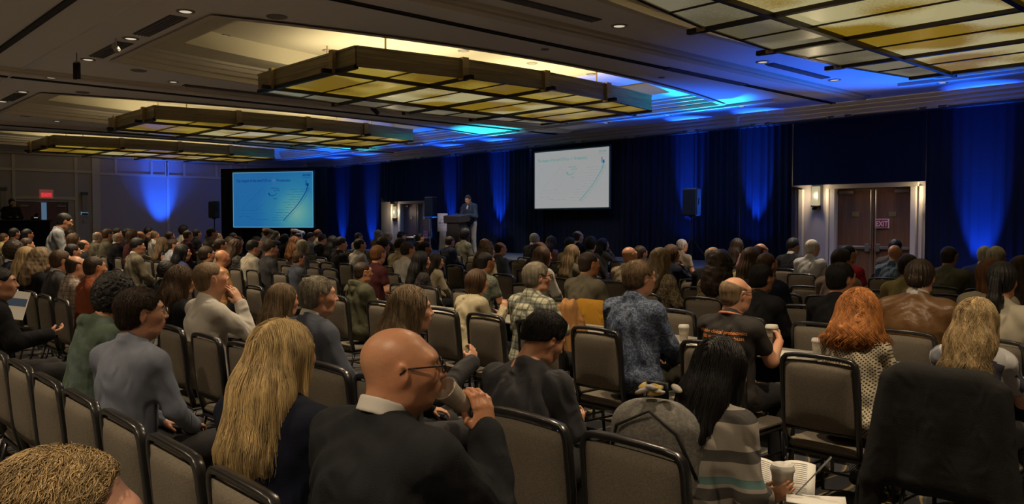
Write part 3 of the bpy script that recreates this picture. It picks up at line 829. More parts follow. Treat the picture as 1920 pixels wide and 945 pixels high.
def make_screen(loc, rz, W, Hh, blue, label):
    r = empty('projection_screen', loc, rz); tag(r, label, 'screen')
    MB().rbox((0, .03, 0), (W + .10, .05, Hh + .10), .01).build('frame', mat('screen_frame_%d' % blue, (.015, .03, .06), .4) if blue else mat('screen_frame_0', (.01, .05, .06), .4), r)
    MB().box((0, 0, 0), (W, .006, Hh)).build('picture_surface', screen_surface('screen_surface_%d' % blue, blue), r)
    if blue:
        ink = lamp_emit('slide_ink_blue', (.0, .045, .24), .9); ink2 = lamp_emit('slide_ink_faint', (.008, .10, .27), 1.0); dark = lamp_emit('slide_ink_dark', (.0, .02, .14), 1.0); pink = lamp_emit('slide_pink', (.10, .13, .33), 1.0)
        edge = lamp_emit('slide_edge', (.12, .32, .48), 1.0)
    else:
        ink = lamp_emit('slide_ink_teal', (.10, .27, .25), 1.0); ink2 = lamp_emit('slide_ink_faint2', (.272, .288, .283), 1.0); dark = lamp_emit('slide_ink_dark2', (.0, .10, .22), 1.0); pink = lamp_emit('slide_pale2', (.28, .285, .28), 1.0)
        edge = lamp_emit('slide_edge2', (.29, .29, .285), 1.0)
    def T(body, size, x, z, m, al='LEFT', bold=False, nm='slide_text', fit=None):
        t = text_mesh(body, size, al, 0, bold)
        if fit:
            w0 = max(v.co.x for v in t.vertices) - min(v.co.x for v in t.vertices)
            for v in t.vertices: v.co.x *= fit * W / w0
        o = link(nm, t, r, m); o.location = (x * W, -.007, z * Hh); o.rotation_euler = (math.pi / 2, 0, 0); return o
    k = W / 3.2
    T('The Impact of the timsTOF on', .135 * k, -.455, .325, ink, bold=True, fit=.44)
    T('4D', .135 * k, .0, .325, pink, bold=True, fit=.036); T('Proteomics', .135 * k, .052, .325, ink, bold=True, fit=.17)
    T('BRUKER', .085 * k, .375, .42, dark if blue else ink, bold=True)
    T('+ 4D-Omics', .07 * k, -.03, .195, ink, bold=True); T('timsTOF', .07 * k, .015, .155, ink, bold=True)
    T('PASEF', .06 * k, .01, .01, ink, bold=True)
    # axes and traces at the left
    mb = MB()
    L = lambda *p: [(x * W, z * Hh) for x, z in p]
    line_poly(mb, L((-.43, .24), (-.43, -.24), (-.09, -.24)), .010 * k)
    line_poly(mb, L((-.38, -.17), (-.34, -.08), (-.29, -.02), (-.25, .02), (-.22, .09), (-.18, .11), (-.15, .19), (-.11, .22)), .010 * k)
    line_poly(mb, L((-.40, -.19), (-.33, -.185), (-.25, -.19), (-.17, -.18)), .012 * k)
    line_poly(mb, L((-.21, -.19), (-.17, -.13), (-.12, -.09)), .010 * k)
    for cx_, cz_, rr in ((-.41, .17, .03), (-.12, .13, .035)):
        line_poly(mb, L(*[(cx_ + rr * math.cos(a) * .8, cz_ + rr * math.sin(a) * 1.2) for a in np.linspace(-1.6, 2.2, 9)]), .008 * k)
    for i, (x0, x1, z) in enumerate(((-.43, -.37, -.30), (-.34, -.28, -.30), (-.30, -.22, -.345), (-.20, -.06, -.355))): line_poly(mb, L((x0, z), (x1, z)), .02 * k)
    line_poly(mb, L((-.455, .10), (-.455, -.12)), .02 * k)
    mb.build('slide_chart', ink2, r)
    mb = MB()
    line_poly(mb, L((-.045, .10), (-.03, .075), (.0, .07), (.03, .085), (.055, .115)), .02 * k)
    line_poly(mb, L((-.05, .12), (-.03, .09)), .05 * k)
    mb.build('slide_arrow', ink, r)
    # rising curve of dots with a list of captions
    mb = MB(); P = [(.135, -.37), (.20, -.27), (.27, -.16), (.33, -.05), (.38, .06), (.415, .15), (.43, .22)]
    line_poly(mb, L(*P), .022 * k)
    for i in range(22):
        t_ = i / 21 * 6; a = int(min(t_, 5.999)); f = t_ - a
        x = P[a][0] + (P[min(a + 1, 6)][0] - P[a][0]) * f; z = P[a][1] + (P[min(a + 1, 6)][1] - P[a][1]) * f
        line_poly(mb, L((x - .006, z), (x + .010, z)), .03 * k, -.007); line_poly(mb, L((x + .012, z - .018), (x + .035, z - .022)), .010 * k)
    mb.build('slide_curve', ink, r)
    mb = MB(); rnd = random.Random(3)
    for i in range(13):
        z = -.37 + i * .046; t_ = max(0, min(1, (z + .37) / .59)); x1 = float(np.interp(z, [p_[1] for p_ in P], [p_[0] for p_ in P])) - .02
        x0 = x1 - rnd.uniform(.10, .20); line_poly(mb, L((x0, z), (x0 + (x1 - x0) * .55, z)), .012 * k); line_poly(mb, L((x0 + (x1 - x0) * .62, z), (x1, z)), .012 * k)
    mb.build('slide_captions', ink2, r)
    mb = MB(); line_poly(mb, L((.415, .34), (.415, .25)), .03 * k); line_poly(mb, L((.435, .29), (.435, .235)), .07 * k); mb.build('slide_instrument', dark, r)
    mb = MB(); line_poly(mb, L((.37, .395), (.46, .395)), .01 * k); mb.build('slide_logo_bar', ink, r)
    mb = MB()
    line_poly(mb, L((-.497, -.497), (.497, -.497), (.497, .497), (-.497, .497), (-.497, -.497)), .02 * k, -.005); mb.build('picture_edge', edge, r)
    return r
c1 = on_y(1003, 288, 16.72); c2 = on_y(1142, 274, 16.72); cb = on_y(1072, 389.5, 16.72)
ztop = float((c1[2] + c2[2]) / 2); zb = float(cb[2])
make_screen(((c1[0] + c2[0]) / 2, 16.72, (ztop + zb) / 2), 0, float(c2[0] - c1[0]), ztop - zb, False, 'white projection screen with washed out slide hung on the stage wall')
dS = 29.0
pc = at_depth(511, 374.5, dS); hS = 103.5 / FPX * dS
# turned towards the audience (its right edge a little nearer)
rzS = YAW - math.radians(0) + math.radians(-16)
WS = 164 / FPX * dS / math.cos(math.radians(16)) * 1.0
make_screen(tuple(map(float, pc)), rzS, WS, hS, True, 'blue tinted projection screen showing a proteomics slide, left of the stage')
dirx = Vector((math.cos(rzS), math.sin(rzS))); 
for (a, b, nm, zt_) in ((-WS / 2 - .62, WS / 2 + .45, 'black drape backing around the left projection screen', float(pc[2]) + hS / 2 + .16),):
    org = (float(pc[0]) - math.sin(rzS) * .18, float(pc[1]) + math.cos(rzS) * .18)
    drape(a, b, 0, zt_, 0, nm, seed=21, amp=.02, ang=rzS, org=org)
mb = MB()
for s in (-WS / 2 + .25, WS / 2 - .25):
    mb.tube([(s, .085, -float(pc[2]) + .0), (s, .085, hS / 2)], .02)
    mb.box((s, .085, -float(pc[2]) + .02), (.06, .10, .04))
sl = mb.build('screen_leg_frame', M_DARK); sl.location = tuple(map(float, pc)); sl.rotation_euler = (0, 0, rzS)
tag(sl, 'black standing frame that holds up the left projection screen', 'stand')

# ---- loudspeakers on stands
def loudspeaker(px0, px1, py0, py1, Y, label, lstand, z0=0.0):
    c = on_y((px0 + px1) / 2, (py0 + py1) / 2, Y); t = (c - _C) @ _F
    w = (px1 - px0) / FPX * t; h = (py1 - py0) / FPX * t
    w *= .9
    r = empty('loudspeaker', (float(c[0]), float(c[1]), float(c[2]) - h / 2), .25); tag(r, label, 'loudspeaker')
    cab = MB(); cab.rbox((0, 0, h / 2), (w, w * .85, h), .03); cab.build('cabinet', mat('speaker_black', (.018, .018, .019), .6), r)
    g = MB(); g.rbox((0, -w * .43, h / 2), (w * .9, .02, h * .92), .008); g.build('grille', mat('grille_black', (.03, .03, .031), .5, bump=(300, .5)), r)
    MB().rbox((0, -w * .445, h * .16), (.045, .006, .02), .002).build('badge', M_STEEL, r)
    MB().rbox((w / 2 + .008, 0, h * .5), (.02, .10, .14), .006).build('handle', M_DARK, r)
    zz = float(c[2]) - h / 2 - z0
    s = empty('speaker_stand', (float(c[0]), float(c[1]), z0)); tag(s, lstand, 'stand')
    MB().tube([(0, 0, .12), (0, 0, zz - .03)], .018).build('pole', M_DARK, s)
    MB().lathe([(0, 0), (.06, 0), (.06, .03), (0, .03)], (0, 0, zz - .03), 14).build('top_plate', M_DARK, s)
    for k in range(3):
        a = k * 2.094 + .4
        MB().tube([(0, 0, .55), (.42 * math.cos(a), .42 * math.sin(a), .012)], .011).build('leg', M_DARK, s)
    MB().tube([(0, 0, .50), (0, 0, .60)], .03).build('collar', M_DARK, s)
loudspeaker(1281, 1313, 353, 405, 15.6, 'black loudspeaker in front of the drapes between screen and exit', 'black tripod under the right hand loudspeaker', .80)
loudspeaker(797, 819, 369, 408, 16.1, 'black loudspeaker left of the lectern', 'black tripod under the loudspeaker by the lectern', .80)
q_ = at_depth(402, 392, 27.0)
loudspeaker(392.5, 411, 377, 409, float(q_[1]), 'small black loudspeaker at left edge of the left screen', 'black tripod at the left edge of left screen')

# ---- lectern with sign
LZ = .80
Lp = on_y(856, 400, 13.85)
lec = empty('lectern', (float(Lp[0]), 13.85, LZ), .25); tag(lec, 'dark lectern on the stage in front of the presenter', 'lectern')
hL = float(on_y(856, 403, 13.85)[2]) - LZ
MB().rbox((0, 0, hL - .10), (.56, .46, .20), .02, 0, .10).build('top', mat('lectern_dark', (.025, .02, .025), .5), lec)
MB().box((0, 0, (hL - .2) / 2 + .02), (.40, .34, hL - .22)).build('column', mat('lectern_dark2', (.02, .017, .02), .5), lec)
MB().rbox((0, 0, .02), (.52, .44, .04), .01).build('base', M_DARK, lec)
MB().tube([(.10, .1, hL - .02), (.12, -.02, hL + .16), (.12, .08, hL + .22)], .007).build('microphone', M_DARK, lec)
Sp = on_y(830, 417, 13.78)
sg = empty('lectern_sign', (float(Sp[0]), 13.78, LZ), .62); tag(sg, 'white stand with a blue company logo left of the lectern', 'sign')
sz = float(on_y(830, 417, 13.78)[2]) - LZ; ts = float((Sp - _C) @ _F)
sw = 20 / FPX * ts; sh = 34 / FPX * ts
MB().rbox((0, 0, sz), (sw, .02, sh), .004).build('panel', mat('sign_panel', (.42, .44, .58), .6), sg)
MB().box((0, .02, (sz - sh / 2) / 2), (sw * .72, .03, sz - sh / 2), taper=.86).build('stand', mat('sign_stand', (.36, .38, .50), .5), sg)
MB().rbox((0, .03, .02), (sw * .9, .22, .04), .005).build('foot', M_WHITE, sg)
t = text_mesh('BRUKER', .062, 'CENTER', 0, True); o = link('lettering', t, sg, mat('logo_blue', (.02, .03, .16), .6)); o.location = (0, -.013, sz - .035); o.rotation_euler = (math.pi / 2, 0, 0)
mb = MB()
for s in (-1, 1):
    pts = [(math.sin(a) * .085 * s, sz + .09 * math.cos(a / 1.0) * (1 if True else 1)) for a in np.linspace(0, 6.283, 25)]
    w2 = [(x * math.cos(.6) - (z - sz) * math.sin(.6) * s * .6, sz + (z - sz) * 1.0) for x, z in pts]
    line_poly(mb, w2, .007, -.0125)
mb.build('logo_orbits', mat('logo_blue2', (.10, .13, .33), .6), sg)
# ================================================================== ORGANIC SHAPES: blended distance fields -> surface nets
def nz(x, y, z, f, seed=0, n=5):
    r = random.Random(seed); o = 0
    for i in range(n):
        a, b, c = (r.uniform(-1, 1) for _ in range(3)); l = math.sqrt(a * a + b * b + c * c) + 1e-6
        o = o + np.sin((a * x + b * y + c * z) / l * f * r.uniform(.7, 1.5) + r.uniform(0, 6.28) + .8 * np.sin((b * x - a * y + c * z) * f * .6))
    return o / n

class SDF:
    def __init__(s): s.ops = []; s.disp = None
    def cap(s, a, b, ra, rb=None, k=.03, op='u', sc=(1, 1, 1)):
        rb = ra if rb is None else rb
        a = np.array(a, float); b = np.array(b, float); m = max(ra, rb) * max(1 / q for q in sc)
        s.ops.append(('cap', (a, b, ra, rb, np.array(sc, float)), k, op, np.minimum(a, b) - m, np.maximum(a, b) + m)); return s
    def ell(s, c, r, k=.03, op='u', rx=0.0, ry=0.0, rz=0.0):
        c = np.array(c, float); r = np.array(r, float); m = r.max()
        R = np.array(Euler((rx, ry, rz)).to_matrix()) if (rx or ry or rz) else None
        ext = r if R is None else np.full(3, m)
        s.ops.append(('ell', (c, r, R), k, op, c - ext, c + ext)); return s
    def tor(s, c, R_, r, h=0, k=.01, op='u', rx=0.0, sy=1.0):
        c = np.array(c, float); m = R_ + r + h
        M = np.array(Euler((rx, 0, 0)).to_matrix())
        s.ops.append(('tor', (c, R_, r, h, M, sy), k, op, c - m, c + m)); return s
    def plane(s, p, n, k=.01):
        """keep the side the normal points to"""
        n = np.array(n, float); n /= np.linalg.norm(n)
        s.ops.append(('pl', (np.array(p, float), n), k, 'i', None, None)); return s
    def _prim(s, typ, pr, X, Y, Z):
        if typ == 'cap':
            a, b, ra, rb, sc = pr; ab = (b - a)
            px, py, pz = X - a[0], Y - a[1], Z - a[2]
            t = np.clip((px * ab[0] + py * ab[1] + pz * ab[2]) / (ab @ ab + 1e-12), 0, 1)
            qx, qy, qz = (px - t * ab[0]) * sc[0], (py - t * ab[1]) * sc[1], (pz - t * ab[2]) * sc[2]
            return np.sqrt(qx * qx + qy * qy + qz * qz) - (ra + (rb - ra) * t)
        if typ == 'ell':
            c, r, R = pr; px, py, pz = X - c[0], Y - c[1], Z - c[2]
            if R is not None:
                px, py, pz = (R[0, 0] * px + R[1, 0] * py + R[2, 0] * pz, R[0, 1] * px + R[1, 1] * py + R[2, 1] * pz, R[0, 2] * px + R[1, 2] * py + R[2, 2] * pz)
            k0 = np.sqrt((px / r[0]) ** 2 + (py / r[1]) ** 2 + (pz / r[2]) ** 2)
            k1 = np.sqrt((px / r[0] ** 2) ** 2 + (py / r[1] ** 2) ** 2 + (pz / r[2] ** 2) ** 2) + 1e-9
            return k0 * (k0 - 1) / k1
        if typ == 'tor':
            c, R_, r, h, M, sy = pr; px, py, pz = X - c[0], Y - c[1], Z - c[2]
            px, py, pz = (M[0, 0] * px + M[1, 0] * py + M[2, 0] * pz, (M[0, 1] * px + M[1, 1] * py + M[2, 1] * pz) / sy, M[0, 2] * px + M[1, 2] * py + M[2, 2] * pz)
            q = np.sqrt(px * px + py * py) - R_; zz = np.maximum(np.abs(pz) - h, 0)
            return np.sqrt(q * q + zz * zz) - r
        p, n = pr
        return -((X - p[0]) * n[0] + (Y - p[1]) * n[1] + (Z - p[2]) * n[2])
    def value(s, P):
        X, Y, Z = P[:, 0], P[:, 1], P[:, 2]; d = np.full(len(P), 1.0)
        for typ, pr, k, op, lo, hi in s.ops:
            v = s._prim(typ, pr, X, Y, Z); d = s._blend(d, v, k, op)
        return d
    def _blend(s, d, v, k, op):
        if op == 'u':
            h = np.maximum(k - np.abs(d - v), 0) / k; return np.minimum(d, v) - h * h * k * .25
        if op == 's': v = -v
        h = np.maximum(k - np.abs(d - v), 0) / k; return np.maximum(d, v) + h * h * k * .25
    def mesh(s, vx):
        us = [o for o in s.ops if o[3] == 'u']
        lo = np.min([o[4] for o in us], 0) - 3 * vx - .012; hi = np.max([o[5] for o in us], 0) + 3 * vx + .012
        nn = np.ceil((hi - lo) / vx).astype(int) + 1
        ax = [(lo[i] + vx * np.arange(nn[i])).astype(np.float32) for i in range(3)]
        d = np.full(nn, .2, np.float32)
        for typ, pr, k, op, l, h in s.ops:
            if l is None: sl = (slice(None),) * 3
            else:
                mg = k + 3 * vx + .01
                i0 = np.clip(((l - mg - lo) / vx).astype(int), 0, nn); i1 = np.clip(((h + mg - lo) / vx).astype(int) + 2, 0, nn)
                if (i1 <= i0).any(): continue
                sl = tuple(slice(i0[i], i1[i]) for i in range(3))
            X = ax[0][sl[0]][:, None, None]; Y = ax[1][sl[1]][None, :, None]; Z = ax[2][sl[2]][None, None, :]
            v = s._prim(typ, pr, X, Y, Z)
            d[sl] = s._blend(d[sl], np.broadcast_to(v, d[sl].shape), k, op)
        if s.disp is not None:
            m = np.abs(d) < .05; I = np.nonzero(m)
            d[I] += s.disp(ax[0][I[0]], ax[1][I[1]], ax[2][I[2]])
        return surface_nets(d, lo, vx)

def surface_nets(d, lo, vx):
    ins = d < 0
    nx, ny, nzz = d.shape
    c = [ins[i:nx - 1 + i, j:ny - 1 + j, k:nzz - 1 + k] for i in (0, 1) for j in (0, 1) for k in (0, 1)]
    cnt = sum(a.astype(np.int8) for a in c)
    act = (cnt > 0) & (cnt < 8)
    I = np.argwhere(act)
    idx = np.full(act.shape, -1, np.int32); idx[act] = np.arange(len(I))
    pos = np.zeros((len(I), 3)); num = np.zeros(len(I))
    off = [(0, 0, 0), (1, 0, 0), (0, 1, 0), (0, 0, 1), (1, 1, 0), (1, 0, 1), (0, 1, 1), (1, 1, 1)]
    for a in range(8):
        for b in range(a + 1, 8):
            A, B = off[a], off[b]
            if sum(abs(A[q] - B[q]) for q in range(3)) != 1: continue
            da = d[I[:, 0] + A[0], I[:, 1] + A[1], I[:, 2] + A[2]]; db = d[I[:, 0] + B[0], I[:, 1] + B[1], I[:, 2] + B[2]]
            m = (da < 0) != (db < 0)
            t = np.where(m, da / np.where(m, da - db, 1), 0)
            for q in range(3): pos[:, q] += np.where(m, A[q] + t * (B[q] - A[q]), 0)
            num += m
    V = lo + vx * (I + pos / num[:, None])
    Fs = []
    for ax in range(3):
        o1, o2 = [(1, 2), (2, 0), (0, 1)][ax]
        sl0 = [slice(None)] * 3; sl1 = [slice(None)] * 3; sl0[ax] = slice(0, -1); sl1[ax] = slice(1, None)
        e0 = ins[tuple(sl0)]; e1 = ins[tuple(sl1)]
        E_ = np.argwhere(e0 != e1)
        ok = (E_[:, o1] > 0) & (E_[:, o2] > 0) & (E_[:, o1] < d.shape[o1] - 1) & (E_[:, o2] < d.shape[o2] - 1)
        E_ = E_[ok]; flip = e0[tuple(E_.T)]
        def cell(a, b):
            q = E_.copy(); q[:, o1] -= a; q[:, o2] -= b; return idx[tuple(q.T)]
        f = np.stack([cell(0, 0), cell(1, 0), cell(1, 1), cell(0, 1)], -1)
        f = np.where(flip[:, None], f, f[:, ::-1])
        Fs.append(f)
    return V, np.concatenate(Fs)[:, :]

def xf(V, M):
    M = np.array(M); return V @ M[:3, :3].T + M[:3, 3]

def join(parts):
    V = []; F = []; mi = []; n = 0
    for v, f, m in parts:
        V.append(v); F.append(f + n); n += len(v)
        mi.append(np.full(len(f), m) if np.isscalar(m) else m)
    return np.concatenate(V), np.concatenate(F), np.concatenate(mi)

# ---------------------------------------------------------------- head
def head_sdf(sex='m', fat=0.0):
    s = SDF(); w = 1.0 if sex == 'm' else .95
    s.ell((0, -.018, .028), (.077 * w, .098, .088), .02)
    s.ell((0, .020, -.030), (.064 * w + fat * .01, .072, .082), .04)
    s.ell((0, .050, -.083), (.034 * w, .030, .026), .035)
    s.ell((0, .070, .032), (.056 * w, .024, .020), .03)          # brow
    s.ell((0, .082, -.050), (.026, .018, .026), .03)             # mouth mound
    for e in (-1, 1):
        s.ell((e * .040, .062, -.018), (.022, .020, .020), .03)    # cheek
        s.ell((e * .031, .094, .010), (.017, .012, .011), .014, 's')
        s.ell((e * .031, .077, .010), (.013, .013, .010), .006)    # eye
        s.ell((e * .079 * w, -.010, -.004), (.007, .018, .031), .008, rz=-e * .35, ry=e * .15)
        s.ell((e * .088 * w, -.006, .000), (.006, .009, .016), .006, 's')
        s.cap((e * .045, .01, -.085), (e * .012, .055, -.098), .016, .016, .03)
    s.cap((0, .092, .012), (0, .112, -.022), .007, .0115, .014)
    for e in (-1, 1): s.ell((e * .010, .102, -.026), (.009, .011, .008), .008)
    s.ell((0, .098, -.052), (.022, .008, .006), .008); s.ell((0, .096, -.062), (.018, .008, .006), .006)
    s.ell((0, .110, -.0565), (.024, .012, .0022), .004, 's')
    nr = .056 if sex == 'm' else .046
    s.cap((0, -.030, -.05), (0, -.062, -.20), nr + fat * .008, nr + .008 + fat * .01, .04)
    s.cap((0, .02, -.09), (0, -.03, -.18), nr * .62, nr * .7, .03)
    return s
_HC = {}
def head_geo(sex, vx, fat=0.0):
    key = (sex, vx, fat)
    if key not in _HC:
        V, F = head_sdf(sex, fat).mesh(vx)
        c = V[F].mean(1); mi = np.zeros(len(F), int)
        lip = (c[:, 1] > .083) & (np.abs(c[:, 2] + .0565) < .0095) & (np.abs(c[:, 0]) < .021); mi[lip] = 1
        eye = (c[:, 1] > .079) & (np.abs(c[:, 2] - .010) < .0058) & (np.abs(np.abs(c[:, 0]) - .031) < .0115); mi[eye] = 2
        iris = eye & (np.abs(np.abs(c[:, 0]) - .031) < .005); mi[iris] = 3
        brow = (c[:, 1] > .066) & (np.abs(c[:, 2] - .0305 + np.abs(np.abs(c[:, 0]) - .03) * .15) < .0055) & (np.abs(c[:, 0]) > .013) & (np.abs(c[:, 0]) < .052); mi[brow] = 4
        _HC[key] = (V, F, mi)
    return _HC[key]

# ---------------------------------------------------------------- hair, in head coordinates
def hair_sdf(kind, w=1.0):
    """the volume of the hair; combed grooves are added as displacement"""
    s = SDF(); groove = (46, .0022); cutface = True
    def skull(t, top=0.0):
        s.ell((0, -.022, .030 + top / 2), (.077 * w + t, .098 + t, .088 + t + top), .02)
    def face_cut(front=.052, low=.0, slope=.95):
        # forehead hairline plane and clearance round the ears / under the nape
        s.plane((0, .073 if slope < 1.2 else .050, front if slope < 1.2 else .085), (0, -slope, .62), .012)
    if kind in ('short', 'short_top', 'crew', 'receding', 'ring'):
        t = {'short': .013, 'short_top': .013, 'crew': .007, 'receding': .009, 'ring': .007}[kind]
        skull(t, .016 if kind == 'short_top' else 0)
        s.ell((0, -.055, -.035), (.062 * w + t, .052 + t, .055), .03)
        if kind == 'short_top': s.ell((0, .035, .108), (.05, .045, .022), .03)
        face_cut(.064 if kind != 'receding' else .090, slope=.95 if kind != 'receding' else 1.3)
        for e in (-1, 1):
            s.ell((e * .092, .002, -.012), (.036, .030, .046), .012, 's')
            s.ell((e * .080, .050, -.04), (.05, .048, .062), .012, 's')
        s.plane((0, -.06, -.078 if kind != 'short_top' else -.012), (0, -.35, .9), .015)
        if kind == 'ring': s.plane((0, -.02, .062), (0, -.45, -1), .012)
        groove = (70, .0009) if kind in ('crew', 'ring') else (52, .0022)
    elif kind == 'afro':
        skull(.032, .02); s.ell((0, -.06, -.02), (.085, .06, .07), .03); face_cut(.062)
        for e in (-1, 1): s.ell((e * .10, .02, -.03), (.034, .04, .05), .012, 's')
        groove = (120, .006)
    elif kind in ('long', 'longstraight', 'wavy', 'curly', 'bigcurly', 'bob', 'pony', 'bun'):
        t = {'curly': .030, 'bigcurly': .032, 'wavy': .019, 'bob': .018, 'pony': .011, 'bun': .011}.get(kind, .015)
        skull(t, .004)
        if kind in ('pony', 'bun'):
            s.ell((0, -.055, -.03), (.06 * w, .052, .05), .03)
        elif kind == 'bob':
            s.cap((0, -.050, .0), (0, -.065, -.10), .088, .080, .04, sc=(1, 1.1, 1))
            for e in (-1, 1): s.cap((e * .070, .012, .02), (e * .072, .022, -.085), .030, .022, .03)
        elif kind == 'bigcurly':
            s.cap((0, -.05, .0), (0, -.115, -.14), .112, .142, .06, sc=(.88, 1.2, 1.1))
            for e in (-1, 1): s.cap((e * .080, -.0, .02), (e * .125, -.045, -.14), .040, .048, .04)
        elif kind == 'curly':
            s.cap((0, -.055, .0), (0, -.12, -.13), .110, .120, .05, sc=(.93, 1.2, 1)); s.cap((0, -.12, -.13), (0, -.165, -.22), .120, .115, .05, sc=(.93, 1.25, 1))
            for e in (-1, 1): s.cap((e * .080, .006, .02), (e * .115, -.03, -.17), .040, .045, .03)
        else:
            L = {'long': -.29, 'longstraight': -.33}.get(kind, -.27)
            r1 = .112 if kind in ('wavy', 'longstraight') else .094; s.cap((0, -.055, .01), (0, -.115, -.13), .092, r1, .05, sc=(.90, 1.3, 1)); s.cap((0, -.115, -.13), (0, -.178, L), r1, r1 * (1.08 if kind == 'longstraight' else .95), .05, sc=(.88, 1.6, 1))
            for e in (-1, 1): s.cap((e * .072, .010, .02), (e * .092, -.02, L * .75), .026, .026, .03)
        s.plane((0, .076, .070), (0, -1.0, .42), .012)
        s.ell((0, .075, -.06), (.058, .09, .115), .02, 's')
        if kind in ('pony', 'bun'):
            for e in (-1, 1):
                s.ell((e * .092, .002, -.014), (.034, .028, .044), .012, 's'); s.ell((e * .08, .05, -.05), (.05, .05, .06), .012, 's')
            s.plane((0, -.06, -.085), (0, -.35, .9), .015)
            if kind == 'bun': s.ell((0, -.125, -.01), (.042, .036, .040), .012)
            else:
                s.ell((0, -.118, .015), (.022, .022, .022), .02)
                s.cap((0, -.135, .005), (0, -.155, -.12), .034, .046, .02); s.cap((0, -.155, -.12), (.01, -.14, -.22), .046, .018, .02)
        else:
            s.cap((0, .03, -.06), (0, -.02, -.30), .046, .05, .02, 's')
        groove = {'curly': (34, .009), 'bigcurly': (30, .013), 'wavy': (40, .007)}.get(kind, (44, .0045))
    f, amp = groove
    if kind in ('afro', 'curly', 'bigcurly'):
        s.disp = lambda x, y, z: amp * (nz(x, y, z, f * 1.6, 3) + .7 * nz(x, y, z, f * 2.6, 8)) * 1.1
    elif kind == 'wavy':
        s.disp = lambda x, y, z: amp * np.sin(np.arctan2(x, -(y + .02)) * 15 + 6 * nz(x, y, z, 22, 4) + np.sin(z * 55) * 1.2) * .8 + .004 * nz(x, y, z, 50, 5)
    elif kind in ('short', 'short_top', 'crew', 'receding', 'ring'):
        s.disp = lambda x, y, z: amp * (np.sin(x * 240 + 9 * nz(x, y, z, 30, 2) + y * 90) * .4 + 1.2 * nz(x, y, z, 75, 6))
    else:
        s.disp = lambda x, y, z: amp * np.sin(np.arctan2(x, -(y + .02)) * 26 + 4 * nz(x, y, z, 16, 4)) * np.clip(1 - (z - .02) * 9, .25, 1)
    return s
_HRC = {}
def hair_mesh(kind, vx):
    if (kind, vx) not in _HRC:
        V, F = hair_sdf(kind).mesh(vx)
        _HRC[(kind, vx)] = np_mesh('hair_' + kind, V, F)
    return _HRC[(kind, vx)]

def strand_mesh(kind, n, length, step, width, seed=0, part=.0, droop=1.0, wave=0.0, flare=0.0, drop_z=-.36, ymax=None, comb=None):
    """real strands that run over the hair volume: every strand is a thin three-sided tube"""
    rs = np.random.RandomState(seed)
    s = hair_sdf(kind)
    V, F = s.mesh(.011)
    # seed points on the volume, more on the crown
    a = V[F[rs.randint(0, len(F), n * 3)].T].mean(0) + rs.normal(0, .003, (n * 3, 3))
    long_ = kind in ('long', 'longstraight', 'wavy', 'curly', 'bigcurly', 'bob')
    if long_: a = a[(a[:, 2] > -.02)]
    if ymax is not None: a = a[a[:, 1] < ymax]
    a = a[:n]; n = len(a)
    def grad(P):
        e = .003; g = np.stack([s.value(P + np.eye(3)[i] * e) - s.value(P - np.eye(3)[i] * e) for i in range(3)], -1)
        return g / (np.linalg.norm(g, axis=1, keepdims=True) + 1e-9)
    steps = int(length / step) + 1
    P = a.copy(); pts = [P.copy()]
    lift = rs.uniform(-.001, .006, n)
    ph = rs.uniform(0, 6.28, n); fr = rs.uniform(.8, 1.25, n); cl = np.floor(np.arctan2(a[:, 0], -a[:, 1]) * 9 + rs.normal(0, .35, n))
    Ln = rs.uniform(.72, 1.0, n) * length
    free = np.zeros(n, bool)
    for k in range(steps):
        g = grad(P)
        if long_:
            side = np.sign(P[:, 0] - part)[:, None]
            top = np.clip((P[:, 2] - .06) / .05, 0, 1)[:, None]
            v = np.array([0, 0, -1.0]) * droop + top * side * np.array([1.3, 0, 0]) + top * np.array([0, -.7, 0])
        else:
            back = np.clip(-(P[:, 1] - .02) / .06, 0, 1)[:, None]
            v = np.array(comb or [.35, .55, .1]) * (1 - back) + np.array([.05, -.1, -1.0]) * back
        t = v - (v * g).sum(1, keepdims=True) * g * (0.97 if long_ else .75)
        t += rs.normal(0, .10 if long_ else .35, (n, 3))
        t /= np.linalg.norm(t, axis=1, keepdims=True) + 1e-9
        Q = P + t * step
        if long_ and wave:
            w_ = wave * np.sin(k * step * 38 * fr + ph * .5 + cl * 2.1)
            Q = Q + np.stack([w_, w_ * .5, 0 * w_], -1)
        dv = s.value(Q); gg = grad(Q)
        hang = Q[:, 2] < drop_z + .06
        corr = gg * (dv - lift)[:, None]
        Q = Q - np.where(hang[:, None], 0, corr)
        Q = Q + flare * np.sign(Q[:, :1]) * np.array([1, 0, 0]) * np.clip(-(Q[:, 2:3]) - .1, 0, 1) * step
        alive = (step * k < Ln)
        P = np.where(alive[:, None], Q, P + t * .0001); pts.append(P.copy())
    S = np.stack(pts, 1)                                   # n x steps+1 x 3
    m = S.shape[1]
    T = np.gradient(S, axis=1); T /= np.linalg.norm(T, axis=2, keepdims=True) + 1e-9
    G = S - np.array([0, -.03, 0]); G[..., 2] *= .2; G /= np.linalg.norm(G, axis=2, keepdims=True) + 1e-9
    A = np.cross(T, G); A /= np.linalg.norm(A, axis=2, keepdims=True) + 1e-9; B = np.cross(A, T)
    tt = np.linspace(0, 1, m)[None, :, None]; wd_ = width * (1 - .75 * tt ** 3) * rs.uniform(.6, 1.3, (n, 1, 1))
    rings = np.stack([S + A * wd_, S + B * wd_ * .8, S - A * wd_], 2)   # n,m,3,3
    V = rings.reshape(-1, 3)
    base = (np.arange(n)[:, None, None] * m + np.arange(m - 1)[None, :, None]) * 3
    j = np.arange(3)[None, None, :]; j2 = (j + 1) % 3
    Fq = np.stack([base + j, base + j2, base + 3 + j2, base + 3 + j], -1).reshape(-1, 4)
    return V, Fq

